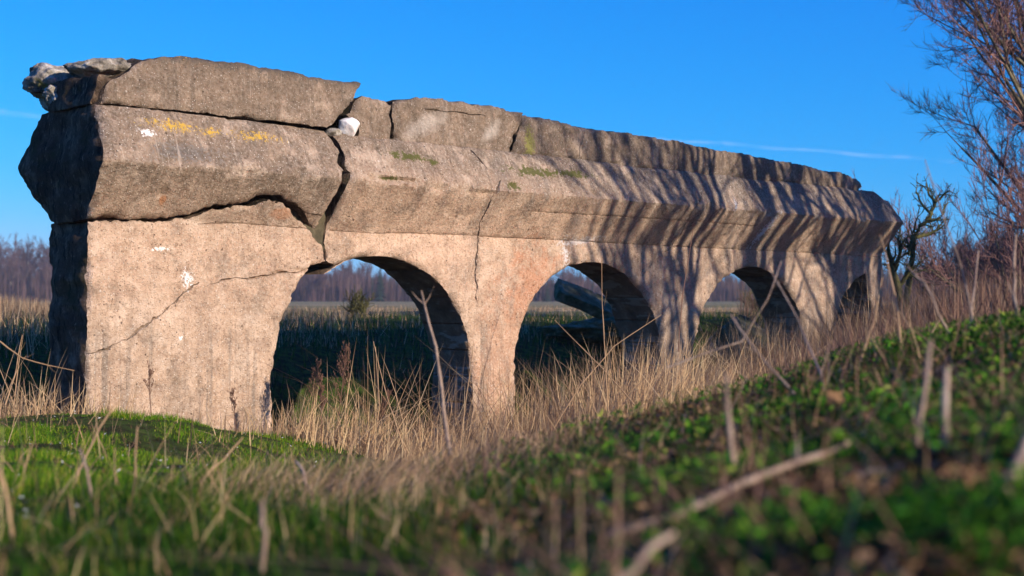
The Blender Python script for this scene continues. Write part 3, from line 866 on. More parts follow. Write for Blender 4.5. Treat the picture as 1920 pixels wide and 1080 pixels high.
def scatter(n, fn):
    """fn(m) -> x,y,keep-probability"""
    X, Y = [], []
    tot = 0
    while tot < n:
        x, y, p = fn(n)
        k = (rng.random(len(x)) < p) & ~in_wall(x, y)
        X.append(x[k]); Y.append(y[k]); tot += k.sum()
    return np.concatenate(X)[:n], np.concatenate(Y)[:n]

def view_region(y0, y1, u0, u1, pw=1.0):
    """uniform in image-ish space: near ground gets more blades per metre"""
    def f(n):
        t = rng.random(n)
        y = y0 * (y1 / y0) ** t if pw == 0 else y0 + (y1 - y0) * t ** pw
        u = u0 + (u1 - u0) * rng.random(n)
        return u * y, y
    return f

def knoll_mask(x, y):
    """where the short mossy turf is: left of a line in plan, in front of the pier"""
    s, w_ = wall_sw(x, y)
    a = (-1.25 - x) / 0.35 + (y - 8.5) * -0.15
    k = 1 / (1 + np.exp(-a * 3))
    k *= np.clip((w_ - 0.12) * 5, 0, 1) * np.clip((y - 2.8 - 0.9 * np.clip(x / y + 0.42, 0, 1) * 4) / 1.2 + 0.4 * fbm(x * 1.3, y * 1.3, 1.0, 2), 0, 1)
    return k

# short turf on the knoll
f = view_region(2.9, 10.6, -0.42, -0.08)
def fn(n):
    x, y = f(n); return x, y, knoll_mask(x, y) * np.clip(0.85 + 0.7 * fbm(x * 2.5, y * 2.5, 3, 4), 0.3, 1)
x, y = scatter(90000, fn)
blades('short_green_grass', x, y, rng.uniform(0.008, 0.045, len(x)) * np.clip(0.9 + 1.3 * fbm(x * 3.5, y * 3.5, 7, 3), 0.25, 2.4), rng.uniform(0.003, 0.006, len(x)), M_GREEN, 0.6, 0.8, 2, label='short sunlit mossy turf on the knoll before the left pier')
x, y = scatter(4500, lambda n: (lambda a: (a[0], a[1], np.clip(0.12 - 1.2 * fbm(a[0] * 2.5, a[1] * 2.5, 3, 4), 0.05, 1)))(f(n)))
kk = knoll_mask(x, y)
x, y = x[kk > .3], y[kk > .3]
blades('brown_turf_litter', x, y, rng.uniform(0.01, 0.04, len(x)), rng.uniform(0.003, 0.007, len(x)), M_LEAF, 1.4, 0.6, 2, label='brown dead blades lying in the turf of the knoll')

x, y = scatter(220, lambda n: (*f(n), np.ones(n) * 1.0))
kk = knoll_mask(x, y); x, y = x[kk > .3], y[kk > .3]
blades('turf_stalks', x, y, rng.uniform(0.08, 0.34, len(x)), rng.uniform(0.002, 0.005, len(x)), M_DRY, 0.6, 0.6, 4, label='scattered pale stalks rising from the turf of the knoll')
x, y = scatter(260, lambda n: (*f(n), np.ones(n) * 1.0))
kk = knoll_mask(x, y); x, y = x[kk > .3], y[kk > .3]
M_WH = leaf_mat('white_petals', [(0, (0.5, 0.48, 0.45)), (1, (0.75, 0.73, 0.70))], 0.2)
leaves('white_flecks', x, y, rng.uniform(0.01, 0.03, len(x)), rng.uniform(0.008, 0.02, len(x)), M_WH, 'tiny white flowers and chips dotted over the turf', cat='flowers')
# foreground grass
f2 = view_region(1.15, 7.5, -0.42, 0.42, 1.3)
def fn(n):
    x, y = f2(n); return x, y, np.clip(0.5 + 0.8 * fbm(x * 2.0, y * 2.0, 9, 3), 0.08, 1) * (1 - 0.9 * knoll_mask(x, y)) * (1 - 0.45 * np.clip((x + 0.1) * 2.5, 0, 1))
x, y = scatter(30000, fn)
blades('foreground_grass', x, y, rng.uniform(0.009, 0.026, len(x)) * np.clip(y, 1.5, 4.2), rng.uniform(0.003, 0.006, len(x)), M_DGREEN, 0.55, 0.8, 3, label='soft dark green grass across the near foreground')
x, y = scatter(1900, lambda n: (lambda a: (a[0], a[1], a[2] * np.where(a[0] < -0.3, 0.3, 0.6)))(fn(n)))
blades('dry_foreground_grass', x, y, rng.uniform(0.012, 0.05, len(x)) * np.clip(y, 1.5, 4.5), rng.uniform(0.002, 0.0045, len(x)), M_DRY, 0.75, 0.8, 3, label='dry straw blades mixed into the near grass')
# low leafy plants and litter on the bank
f3 = view_region(1.2, 7.0, -0.05, 0.42, 1.2)
def fn(n):
    x, y = f3(n); return x, y, np.clip(0.15 + 1.5 * fbm(x * 3.4, y * 3.4, 19, 3), 0.02, 1) * np.clip((x + 0.15 + 0.25 * fbm(x * 3, y * 3, 2, 2)) * 2.2, 0, 1)
x, y = scatter(16000, fn)
leaves('bank_ground_cover', x, y, rng.uniform(0.005, 0.07, len(x)), rng.uniform(0.010, 0.034, len(x)), M_BRIGHT, 'small green leaves covering the dark bank on the right')
def fn(n):
    x, y = f3(n); return x, y, np.clip(0.35 + 1.1 * fbm(x * 2.1, y * 2.1, 29, 3), 0.03, 1)
x, y = scatter(13000, fn)
leaves('leaf_litter', x, y, rng.uniform(0.002, 0.03, len(x)), rng.uniform(0.01, 0.045, len(x)), M_LEAF, 'brown dead leaves strewn over the bank on the right')

def fn(n):
    x, y = f3(n); return x, y, np.clip(0.4 + 0.9 * fbm(x * 1.6, y * 1.6, 39, 3), 0.05, 1)
x, y = scatter(1300, fn)
blades('fallen_twigs', x, y, rng.uniform(0.05, 0.26, len(x)), rng.uniform(0.003, 0.006, len(x)), M_GREY, 2.2, 0.5, 3, label='thin dead twigs and stalks lying tangled over the bank on the right')['category'] = 'twigs'
# matted dry patch mid-left foreground
def fn(n):
    x = rng.normal(-0.42, 0.34, n); y = rng.normal(4.7, 0.45, n); return x, y, np.ones(n)
x, y = scatter(3000, fn)
blades('matted_dry_grass', x, y, rng.uniform(0.04, 0.18, len(x)), rng.uniform(0.002, 0.004, len(x)), M_DRY, 0.9, 0.9, 3, wind=(0.7, 0.15), label='flattened dry grass in front of the knoll')

# dry grass belt along the wall
def belt(n):
    s = rng.uniform(-3.0, 12.5, n)
    w_ = rng.uniform(-0.6, 2.2, n)
    x = P0[0] + D[0] * s + N[0] * w_; y = P0[1] + D[1] * s + N[1] * w_
    dens = np.interp(s, [-3, -0.5, 0.2, 0.9, 1.5, 2.0, 4.0, 5.0, 8, 12.5], [0.8, 0.9, 0.5, 0.18, 0.45, 1.0, 0.9, 1.0, 0.9, 0.9])
    dens = dens * np.where((s < 1.8) & (w_ > np.interp(s, [0, 0.6, 1.6], [.45, 0.15, 0.35])), 0.04, 1) * np.clip(0.45 + 0.9 * fbm(x * 1.8, y * 1.8, 2, 3), 0.08, 1)
    return x, y, dens
x, y = scatter(26000, belt)
s_, w2 = wall_sw(x, y)
hs = np.interp(s_, [-3, -1, 0.2, 1.4, 2.2, 3.4, 4.3, 5.2, 7.0, 9, 12], [0.42, 0.40, 0.20, 0.18, 0.44, 0.52, 0.62, 0.90, 0.90, 0.85, 0.8])
hh = hs * rng.uniform(0.35, 1.15, len(x)) * np.clip(0.8 + 0.5 * fbm(x * 1.2, y * 1.2, 5, 2), 0.4, 1.4)
blades('dry_grass_belt', x, y, hh, rng.uniform(0.003, 0.0075, len(x)), M_DRY, 0.55, 0.9, 4, wind=(0.08, 0), label='tall dry reed grass growing along the foot of the ruin', droop=0.05)
# tussocks
tx, ty, th, tw = [], [], [], []
for (qx, qy, z, k, H_, sp_) in ((1180, 790, 11.0, 420, 1.25, 0.20), (1110, 800, 10.8, 260, 1.15, 0.18), (1245, 770, 11.3, 320, 1.1, 0.18), (1050, 820, 10.8, 160, 0.9, 0.16), (1400, 770, 12.5, 160, 0.8, 0.3), (1310, 770, 11.8, 200, 0.85, 0.25), (1520, 700, 12.5, 160, 0.8, 0.3), (1180, 800, 10.2, 200, 1.0, 0.3), (1300, 760, 11.2, 180, 1.0, 0.3), (1430, 740, 12.0, 160, 0.9, 0.35), (30, 790, 9.7, 60, 0.65, 0.25), (640, 850, 10.3, 150, 0.6, 0.2), (720, 850, 10.5, 170, 0.5, 0.2),
                             (560, 830, 10.6, 110, 0.4, 0.2), (850, 850, 10.4, 170, 0.5, 0.2), (780, 860, 10, 120, 0.45, 0.2), (950, 850, 10.4, 120, 0.5, 0.18), (60, 780, 10, 120, 0.42, 0.25), (130, 790, 9.8, 90, 0.35, 0.2), (1330, 745, 12.5, 120, 0.6, 0.2), (1450, 710, 12, 110, 0.5, 0.25)):
    X_, Y_, _ = pix(qx, qy, z)
    tx.append(rng.normal(X_, sp_, k)); ty.append(rng.normal(Y_, sp_, k)); th.append(rng.uniform(0.4, 1.0, k) * H_); tw.append(rng.uniform(0.005, 0.010, k))
x, y, h_, wd = map(np.concatenate, (tx, ty, th, tw))
k = ~in_wall(x, y)
blades('reed_tussocks', x[k], y[k], h_[k], wd[k], M_DRY, 0.42, 0.8, 5, wind=(0.10, 0), label='taller straw tussocks in front of the second pier and arch', droop=0.06, rnd=rng.uniform(0.45, 1, k.sum()))

# broken, criss-crossing straw
def fn(n):
    a, b, c = belt(n); s_, w2 = wall_sw(a, b); return a, b, c * (s_ > 1.9) * (w2 > 0.2)
x, y = scatter(2600, fn)
blades('broken_straw', x, y, rng.uniform(0.3, 0.85, len(x)), rng.uniform(0.004, 0.008, len(x)), M_DRY, 0.9, 0.5, 4, z0=ground(x, y) + EYE + rng.uniform(0, 0.25, len(x)), label='broken criss-crossing straw among the reeds before the arches')
# beyond the wall: ditch shaped for shade, its grass darkened too, dry far verge
def fn(n):
    y = rng.uniform(12, 30, n); x = rng.uniform(-0.5, 0.45, n) * y
    s, w_ = wall_sw(x, y)
    return x, y, ((w_ < -0.7) | (s < -0.4) | (s > 11.6)) * np.where(w_ < -6.5, 0.25, 1.0)
x, y = scatter(22000, fn)
blades('shade_ditch_grass', x, y, rng.uniform(0.06, 0.22, len(x)), rng.uniform(0.006, 0.012, len(x)), M_DGREEN, 0.5, 0.7, 2, label='dark green grass on the shaded slope behind the ruin')  # this dark green also carries the shade of the slope
def fn(n):
    y = rng.uniform(12, 44, n); x = rng.uniform(-0.5, 0.45, n) * y
    s, w_ = wall_sw(x, y)
    p = np.where(w_ < -4.5, 0.6, 0.06) * ((w_ < -0.7) | (s < -0.4) | (s > 11.6))
    p = p * np.clip(0.5 + 0.9 * fbm(x * .5, y * .5, 8, 3), 0.03, 1) * np.clip((x / y + 0.5) * -1.2 + 1.1, 0.45, 1)
    return x, y, p
x, y = scatter(26000, fn)
blades('far_dry_grass', x, y, rng.uniform(0.06, 0.22, len(x)) * np.interp(x / y, [-0.36, -0.28, 0.18, 0.3], [2.4, 1.0, 1.0, 2.2]), rng.uniform(0.006, 0.013, len(x)), M_DRY, 0.35, 0.7, 3, label='straw coloured grass on the bank beyond the ruin')
# brush on the right beyond the bank
def fn(n):
    y = rng.uniform(6.5, 30, n) ; x = rng.uniform(0.16, 0.46, n) * y
    s, w_ = wall_sw(x, y)
    return x, y, ((w_ > 0.4) | (s > 11.4)) * np.clip(0.5 + fbm(x * .8, y * .8, 6, 3), 0.05, 1)
x, y = scatter(17000, fn)
blades('dead_brush', x, y, rng.uniform(0.18, 0.75, len(x)) * np.clip(y / 14, .6, 1.5), rng.uniform(0.003, 0.008, len(x)), M_GREY, 0.4, 0.7, 3, label='grey brown dead brush beyond the bank on the right')

# ------------------------------------------------------------------ branching plants
def frame(d):
    d = d / np.linalg.norm(d)
    u = np.cross(d, [0, 0, 1.0]) if abs(d[2]) < 0.9 else np.cross(d, [1.0, 0, 0])
    u /= np.linalg.norm(u)
    return u, np.cross(d, u)
class Tubes:
    def __init__(s): s.V = []; s.F = []; s.R = []; s.n = 0
    def tube(s, pts, rad, sides=4, rnd=0.5):
        pts = [np.asarray(p, float) for p in pts]
        m_ = len(pts)
        for i, p in enumerate(pts):
            d = pts[min(i + 1, m_ - 1)] - pts[max(i - 1, 0)]
            u, v = frame(d)
            for k in range(sides):
                a = 2 * math.pi * k / sides
                s.V.append(p + (u * math.cos(a) + v * math.sin(a)) * rad[i]); s.R.append(rnd)
        for i in range(m_ - 1):
            for k in range(sides):
                a = s.n + i * sides + k; b = s.n + i * sides + (k + 1) % sides
                s.F.append([a, b, b + sides]); s.F.append([a, b + sides, a + sides])
        s.n += m_ * sides
    def obj(s, name, mat, parent=None, smooth=True):
        return mesh_np(name, np.array(s.V), np.array(s.F), [mat], parent, smooth, attrs={'rnd': np.array(s.R)})

ENDS = []
LOW = [0.28]
def grow(tb, tw, p, d, L, r, lvl, maxl, rr, kids, spread, gnarl, up, minr, shrink=0.66, sides0=7):
    """tb: limbs; tw: fine twigs"""
    nseg = max(3, 6 - lvl)
    pts = [p]; rad = [r]; q = p.copy(); dd = d / np.linalg.norm(d)
    dirs = [dd]
    for i in range(nseg):
        dd = dd + rr.normal(0, gnarl, 3) + np.array([0, 0, up * (0.6 if lvl else 0.2)])
        dd /= np.linalg.norm(dd)
        q = q + dd * L / nseg
        pts.append(q); rad.append(max(minr, r * (1 - 0.62 * (i + 1) / nseg))); dirs.append(dd)
    tgt = tb if lvl <= 1 else tw
    tgt.tube(pts, rad, max(3, sides0 - 2 * lvl), rr.random())
    if lvl >= maxl - 1: ENDS.append((pts[0], q, dd))
    if lvl >= maxl: return
    n = kids[min(lvl, len(kids) - 1)]
    for k in range(n):
        t = rr.uniform(LOW[0] if lvl == 0 else 0.15, 1.0) if k < n - 1 else 1.0
        i = min(nseg, max(1, int(round(t * nseg))))
        base = pts[i]; bd = dirs[i]
        u, v = frame(bd); a = rr.random() * 2 * math.pi
        sp_ = spread * rr.uniform(0.6, 1.2) * (0.35 if k == n - 1 else 1)
        nd = bd * math.cos(sp_) + (u * math.cos(a) + v * math.sin(a)) * math.sin(sp_)
        grow(tb, tw, base, nd, L * shrink * rr.uniform(0.7, 1.15), max(minr, rad[i] * 0.62), lvl + 1, maxl, rr, kids, spread, gnarl, up, minr, shrink, sides0)

M_TWIG = bark('reddish_twigs', (0.13, 0.07, 0.068), (0.21, 0.115, 0.105), (0.29, 0.165, 0.14))
M_BARK = bark('grey_bark', (0.06, 0.05, 0.035), (0.13, 0.11, 0.07), (0.22, 0.19, 0.12))
M_MOSSB = bark('mossy_bark', (0.035, 0.035, 0.015), (0.09, 0.085, 0.03), (0.16, 0.14, 0.06))
M_DEADST = bark('dead_stalk', (0.13, 0.09, 0.065), (0.27, 0.19, 0.14), (0.42, 0.32, 0.24))
M_FARTW = bark('far_twigs', (0.060, 0.036, 0.040), (0.095, 0.058, 0.060), (0.14, 0.09, 0.085))
M_BIRCH = bark('pale_bark', (0.20, 0.17, 0.15), (0.34, 0.30, 0.27), (0.46, 0.42, 0.38))
M_CONIF = bark('conifer_needles', (0.010, 0.022, 0.016), (0.018, 0.038, 0.024), (0.03, 0.06, 0.034))

def tree(name, x, y, H, seed, label, cat='tree', group=None, mats=(None, None), r0=None, **kw):
    rr = np.random.default_rng(seed)
    z = float(ground(np.array([x]), np.array([y]))[0]) + EYE - 0.05
    t = empty(name, (x, y, z)); tag(t, label, cat, group)
    tb, tw = Tubes(), Tubes()
    p = dict(maxl=4, kids=[9, 6, 5, 4], spread=0.75, gnarl=0.10, up=0.08, minr=0.004, shrink=0.62)
    fuzz = kw.pop('fuzz', 0); fl = kw.pop('fl', 0.3); ENDS.clear()
    stems = kw.pop('stems', 1); lean = kw.pop('lean', (0, 0)); L0 = kw.pop('L0', 0.5)
    p.update(kw)
    for k in range(stems):
        d = np.array([lean[0] + (rr.normal(0, .25) if stems > 1 else 0), lean[1] + (rr.normal(0, .25) if stems > 1 else 0), 1.0])
        grow(tb, tw, np.array([rr.normal(0, .1 * (stems > 1)), rr.normal(0, .1 * (stems > 1)), 0.0]), d, H * L0, r0 or H * 0.018, 0, p['maxl'], rr, p['kids'], p['spread'], p['gnarl'], p['up'], p['minr'], p['shrink'])
    a = tb.obj('trunk', mats[0] or M_BARK, t)
    if tw.n and fuzz and ENDS:
        A_ = np.array([e[0] for e in ENDS]); B_ = np.array([e[1] for e in ENDS]); D_ = np.array([e[2] for e in ENDS])
        ix = np.repeat(np.arange(len(A_)), fuzz); n = len(ix)
        tt = rr.random(n)[:, None]
        o_ = A_[ix] * (1 - tt) + B_[ix] * tt
        d_ = D_[ix] + rr.normal(0, 0.45, (n, 3)) + np.array([0, 0, 0.25]); d_ /= np.linalg.norm(d_, axis=1)[:, None]
        L_ = (fl * rr.uniform(0.4, 1.1, n))[:, None]
        sd_ = np.cross(d_, rr.normal(size=(n, 3))); sd_ /= np.linalg.norm(sd_, axis=1)[:, None]
        wv_ = p['minr'] * 0.9
        mid_ = o_ + d_ * L_ * .5 + rr.normal(0, .02, (n, 3))
        Vf = np.stack([o_ - sd_ * wv_, o_ + sd_ * wv_, mid_ + sd_ * wv_ * .7, o_ + d_ * L_, mid_ - sd_ * wv_ * .7], 1).reshape(-1, 3)
        b_ = (np.arange(n) * 5)[:, None] + tw.n
        Ff = np.concatenate([b_ + np.array([[0, 1, 2]]), b_ + np.array([[0, 2, 4]]), b_ + np.array([[4, 2, 3]])])
        mesh_np('crown', np.vstack([np.array(tw.V), Vf]), np.vstack([np.array(tw.F), Ff]), [mats[1] or M_TWIG], t)
    elif tw.n: tw.obj('crown', mats[1] or M_TWIG, t)
    return t

# tree whose crown leans in from the right edge
LOW[0] = 0.10
tree('bare_tree', 8.95, 22.5, 9.8, 6, 'tall bare tree with reddish twigs at the right edge of the picture', fuzz=6, fl=0.30, maxl=4, kids=[34, 8, 5, 4], spread=0.80, minr=0.0038, r0=0.085, gnarl=0.07, up=0.10, L0=0.80, shrink=0.42, lean=(-0.03, 0))
LOW[0] = 0.28
tree('bare_bush', 7.6, 21.5, 2.6, 14, 'low bare shrub with purple brown twigs beneath the right edge tree', cat='shrub', fuzz=5, fl=0.25, stems=6, maxl=3, kids=[7, 5, 4], spread=0.6, minr=0.004, r0=0.03, gnarl=0.12, up=0.12, L0=0.6)
def drawn_tree(name, z, lines, label, cat, seed, mat, twigs=1, tl=0.20):
    """limbs follow the bent lines of the real little tree; small stubby twigs grow from them"""
    rr = np.random.default_rng(seed)
    q0 = np.array(pix(*lines[0][1][0], z)); base = np.array([q0[0], q0[1], float(ground(np.array([q0[0]]), np.array([q0[1]]))[0]) - 0.05])
    t = empty(name, (base[0], base[1], base[2] + EYE)); tag(t, label, cat)
    tb, tw = Tubes(), Tubes()
    for li, (r_, pl) in enumerate(lines):
        P_ = [np.array(pix(x_, y_, z)) - base for x_, y_ in pl]
        off = rr.normal(0, 0.12)
        for j_ in range(len(P_)): P_[j_][1] += off * j_ / len(P_) * (li > 0)
        if li == 0: P_ = [np.zeros(3)] + P_
        pts = []
        for a_, b_ in zip(P_[:-1], P_[1:]):
            for k_ in range(3): pts.append(a_ + (b_ - a_) * k_ / 3 + rr.normal(0, 0.010, 3))
        pts.append(P_[-1])
        n_ = len(pts)
        tb.tube(pts, [r_ * (1 - 0.6 * i_ / n_) for i_ in range(n_)], 7)
        for i_ in range(2, n_):
            for _ in range(twigs):
                if r_ > 0.05 and i_ < n_ * 0.6: continue
                d_ = (pts[i_] - pts[i_ - 1]); d_ /= np.linalg.norm(d_)
                d_ = d_ + rr.normal(0, 0.7, 3) + np.array([0, 0, 0.3])
                grow(tw, tw, pts[i_], d_, tl * rr.uniform(0.5, 1.1), r_ * 0.28 + 0.003, 2, 3, rr, [3, 3, 3, 2], 0.8, 0.25, 0.1, 0.005, 0.6)
    tb.obj('trunk', mat, t); tw.obj('crown', mat, t)
def zc(*p): return [(1200 + x_ / 2.667, 200 + y_ / 2.667) for x_, y_ in p]
drawn_tree('gnarled_tree', 19.3, [(0.06, zc((1330, 1000), (1350, 870), (1358, 740), (1345, 695))), (0.045, zc((1352, 740), (1365, 650), (1392, 600), (1440, 572))),
    (0.032, zc((1440, 572), (1460, 520), (1482, 480), (1502, 440))), (0.03, zc((1368, 655), (1440, 640), (1490, 620), (1512, 590))), (0.022, zc((1345, 700), (1318, 685))),
    (0.024, zc((1440, 572), (1500, 560), (1530, 500))), (0.018, zc((1368, 630), (1376, 560))), (0.022, zc((1452, 540), (1420, 480), (1398, 420))), (0.02, zc((1482, 480), (1450, 420), (1455, 378))), (0.018, zc((1500, 460), (1542, 420)))],
    'small gnarled mossy tree with stubby branches behind the far end of the ruin', 'tree', 33, M_MOSSB)
drawn_tree('broken_sapling', 18.9, [(0.07, zc((1310, 1000), (1288, 900), (1262, 800), (1240, 715))), (0.04, zc((1288, 900), (1330, 860), (1345, 820))), (0.03, zc((1270, 830), (1290, 760), (1300, 700))), (0.02, zc((1300, 560), (1318, 500), (1345, 465)))][:3],
    'short mossy broken sapling against the far end of the ruin', 'tree', 36, M_MOSSB, 2, 0.3)
# trees outside the right edge, on the sunny side, that stripe the far half of the wall
for i, (tx_, ty_, H_, sd) in enumerate(((8.9, 9.8, 7.0, 51), (10.2, 11.1, 7.6, 52), (11.3, 12.5, 7.2, 53), (12.5, 13.2, 7.8, 54))):
    tree('bare_tree', tx_, ty_, H_, sd, 'bare tree standing outside the picture to the right whose shadow stripes the ruin', group='bare trees on the sunny side of the ruin', maxl=3, kids=[8, 5, 3], spread=0.5, minr=0.013, r0=(0.12, 0.21, 0.13, 0.2)[i], gnarl=0.13, up=0.12, L0=0.66, stems=(3, 2, 4, 2)[i])

# low bushes seen through the first arch
for (qx, z, H_, sd, lb) in ((670, 26, 0.55, 71, 'low dark bush on the sunlit bank seen through the first arch'), (1420, 30, 0.6, 73, 'low dark bush seen through the third arch')):
    tree('low_bush', (qx - 960) / F * z, z, H_, sd, lb, cat='bush', stems=9, maxl=2, kids=[6, 5], spread=0.7, minr=0.006, r0=0.02, gnarl=0.15, L0=0.6, mats=(M_MOSSB, M_MOSSB))

# ------------------------------------------------------------------ far woods
def tree_mesh(seed, H, **kw):
    rr = np.random.default_rng(seed)
    tb, tw = Tubes(), Tubes()
    grow(tb, tw, np.zeros(3), np.array([0, 0, 1.0]), H * 0.62, H * 0.016, 0, 3, rr, [15, 8, 6], 0.6, 0.09, 0.12, 0.045, 0.52, 5)
    return tb, tw
def conifer_mesh(seed, H):
    rr = np.random.default_rng(seed)
    tb = Tubes(); tb.tube([(0, 0, 0), (0, 0, H * .5), (0, 0, H * .98)], [H * .018, H * .012, 0.02], 5)
    V, Fc = [], []
    n = 0
    for lv in range(26):
        t = lv / 26
        z = H * (0.08 + 0.9 * t); rl = H * 0.20 * (1 - t) ** 0.85 + 0.12
        for k in range(11):
            a = rr.random() * 6.28; r = rl * rr.uniform(0.6, 1.15); dz = -r * rr.uniform(0.15, 0.5)
            w_ = r * 0.30 + 0.1
            ca, sa = math.cos(a), math.sin(a)
            V += [(0, 0, z + 0.15), (ca * r * .6 - sa * w_, sa * r * .6 + ca * w_, z + dz * .5), (ca * r, sa * r, z + dz), (ca * r * .6 + sa * w_, sa * r * .6 - ca * w_, z + dz * .5)]
            Fc += [[n, n + 1, n + 2], [n, n + 2, n + 3]]; n += 4
    return tb, (np.array(V), np.array(Fc))

def copy_tree(src, loc, rz, sc, label=None):
    r = src.copy(); COL.objects.link(r); r.location = loc; r.rotation_euler = (0, 0, rz); r.scale = (sc, sc, sc)
    if label: r['label'] = label
    for ch in list(src.children):
        c = ch.copy(); COL.objects.link(c); c.parent = r
    return r

protoB = []
for i in range(4):
    tb, tw = tree_mesh(100 + i, 12.0)
    t = empty('far_bare_tree', (0, 0, 0)); tag(t, 'bare brown tree in the far wood across the field', 'tree', 'bare trees of the far wood')
    tb.obj('trunk', M_BIRCH if i == 3 else M_FARTW, t); tw.obj('crown', M_FARTW, t)
    if i == 3: t['label'] = 'pale barked bare tree in the far wood across the field'; t['group'] = 'pale barked trees of the far wood'
    protoB.append(t)
protoC = []
for i in range(2):
    tb, (V_, F_) = conifer_mesh(200 + i, 12.0)
    t = empty('far_conifer', (0, 0, 0)); tag(t, 'dark conifer in the far wood across the field', 'tree', 'conifers of the far wood')
    tb.obj('trunk', M_BARK, t); mesh_np('crown', V_, F_, [M_CONIF], t)
    protoC.append(t)
used = set()
rr = np.random.default_rng(5)
def place(protos, k, px_, z, H_):
    X_ = (px_ - 960) / F * z
    zz = float(ground(np.array([X_]), np.array([z]))[0]) + EYE - 0.1
    src = protos[k % len(protos)]
    sc = H_ / 12.0
    if id(src) not in used:
        used.add(id(src)); src.location = (X_, z, zz); src.scale = (sc,) * 3
    else:
        copy_tree(src, (X_, z, zz), rr.random() * 6.28, sc)
def top_y(px_):    # photo row of the wood's top
    return float(np.interp(px_, [-300, 0, 40, 105, 300, 560, 620, 680, 760, 900, 1080, 1150, 1380, 1600, 1700, 1780, 1900, 2300], [455, 458, 470, 460, 480, 498, 497, 494, 500, 505, 505, 508, 505, 500, 486, 484, 492, 490]))
conif = lambda p: (690 < p < 1180) or (1340 < p < 1420) or (1640 < p < 1800)
i = 0
for row, z0 in enumerate((255, 275, 300)):
    p = -260 + row * 9
    while p < 2250:
        z = z0 + rr.uniform(-8, 8)
        cf = conif(p) and rr.random() < 0.8
        Hh = (HOR - top_y(p)) / F * z + 0.5
        Hh *= rr.uniform(0.60, 1.12)
        place(protoC if cf else protoB, i if (cf or rr.random() < .7) else 3, p, z, max(3.0, Hh))
        i += 1
        p += rr.uniform(18, 34) * (0.8 if cf else 1)
# undergrowth mass of the wood
x = rr.uniform(-130, 130, 26000); y = rr.uniform(248, 312, 26000)
M_UNDER = leaf_mat('wood_undergrowth', [(0, (0.045, 0.026, 0.028)), (0.5, (0.08, 0.047, 0.046)), (1, (0.12, 0.075, 0.065))], 0.1)
px_ = x / y * F + 960
top = np.interp(px_, [-300, 105, 300, 560, 760, 1150, 1600, 1780, 2300], [70, 72, 66, 64, 60, 54, 54, 66, 66])
hh = top / F * y * rr.uniform(0.45, 1.0, len(x))
blades('far_wood_undergrowth', x, y, hh, rr.uniform(0.12, 0.4, len(x)), M_UNDER, 0.10, 0.2, 2, label='brown undergrowth filling the far wood')['category'] = 'undergrowth'

# nearer scrub on the right and left edges at middle distance
k = 0
for (qx, z, H_, lb) in ((1835, 60, 2.4, 'rounded brown thicket right of the ruin before the conifers'), (1900, 48, 2.3, 'brown thicket behind the right edge tree'), (1740, 75, 1.7, 'low brown thicket just right of the gnarled tree')):
    tree('scrub_thicket', (qx - 960) / F * z, z, H_, 300 + k, lb, cat='thicket', fuzz=6, fl=0.3, stems=12, maxl=3, kids=[7, 5, 4], spread=0.55, minr=0.012, r0=0.03, gnarl=0.14, up=0.1, L0=0.62, mats=(M_FARTW, M_FARTW))
    k += 1

# ------------------------------------------------------------------ fallen slab and rubble behind the arches
def slab(name, c, size, rot, seed, mat, label, cat):
    import bmesh
    bm = bmesh.new(); bmesh.ops.create_cube(bm, size=1.0)
    bmesh.ops.subdivide_edges(bm, edges=bm.edges[:], cuts=14, use_grid_fill=True)
    V = np.array([v.co[:] for v in bm.verts]); bm.faces.ensure_lookup_table()
    Fc = np.array([[v.index for v in f.verts] for f in bm.faces]); bm.free()
    V = np.sign(V) * np.abs(V) * 1.0
    V = V * np.array(size)
    for ax in range(3):
        V[:, ax] += 0.022 * fbm(V[:, 0] * 5 + seed, V[:, 1] * 3 + ax * 9, V[:, 2] * 3, 4)
    o = mesh_np(name, V, Fc, [mat], smooth=True, uv=V[:, :2])
    o.location = c; o.rotation_euler = rot
    tag(o, label, cat)
    return o
c = pix(1108, 568, 20.5)
slab('fallen_beam', (c[0], c[1], c[2] + EYE), (1.1, 0.45, 0.15), (0.45, R(22), 0.15), 3, M_DARKR, 'fallen mossy concrete beam leaning on the far bank seen through the second arch', 'rubble')
c = pix(1140, 622, 20.6)
o = rock('mossy_mound', (c[0], c[1], c[2] + EYE), (0.95, 0.7, 0.26), 49, M_DARKR, amp=0.5, freq=4.5); tag(o, 'dark mossy heap carrying the fallen beam behind the second arch', 'rubble')
c = pix(1385, 640, 19.5)
o = rock('rubble_heap', (c[0], c[1], c[2] + EYE - 0.1), (0.55, 0.4, 0.42), 44, M_DARKR, amp=0.4); tag(o, 'dark heap seen through the third arch', 'rubble')  # the shade over this heap is put into its dark colour
c = pix(1612, 600, 20.5)
o = rock('rubble_heap', (c[0], c[1], c[2] + EYE - 0.15), (0.42, 0.4, 0.28), 46, bark('tan_rubble', (0.07, 0.05, 0.025), (0.20, 0.15, 0.08), (0.36, 0.28, 0.17)), amp=0.4); tag(o, 'pale heap of rubble behind the far broken arch', 'rubble')

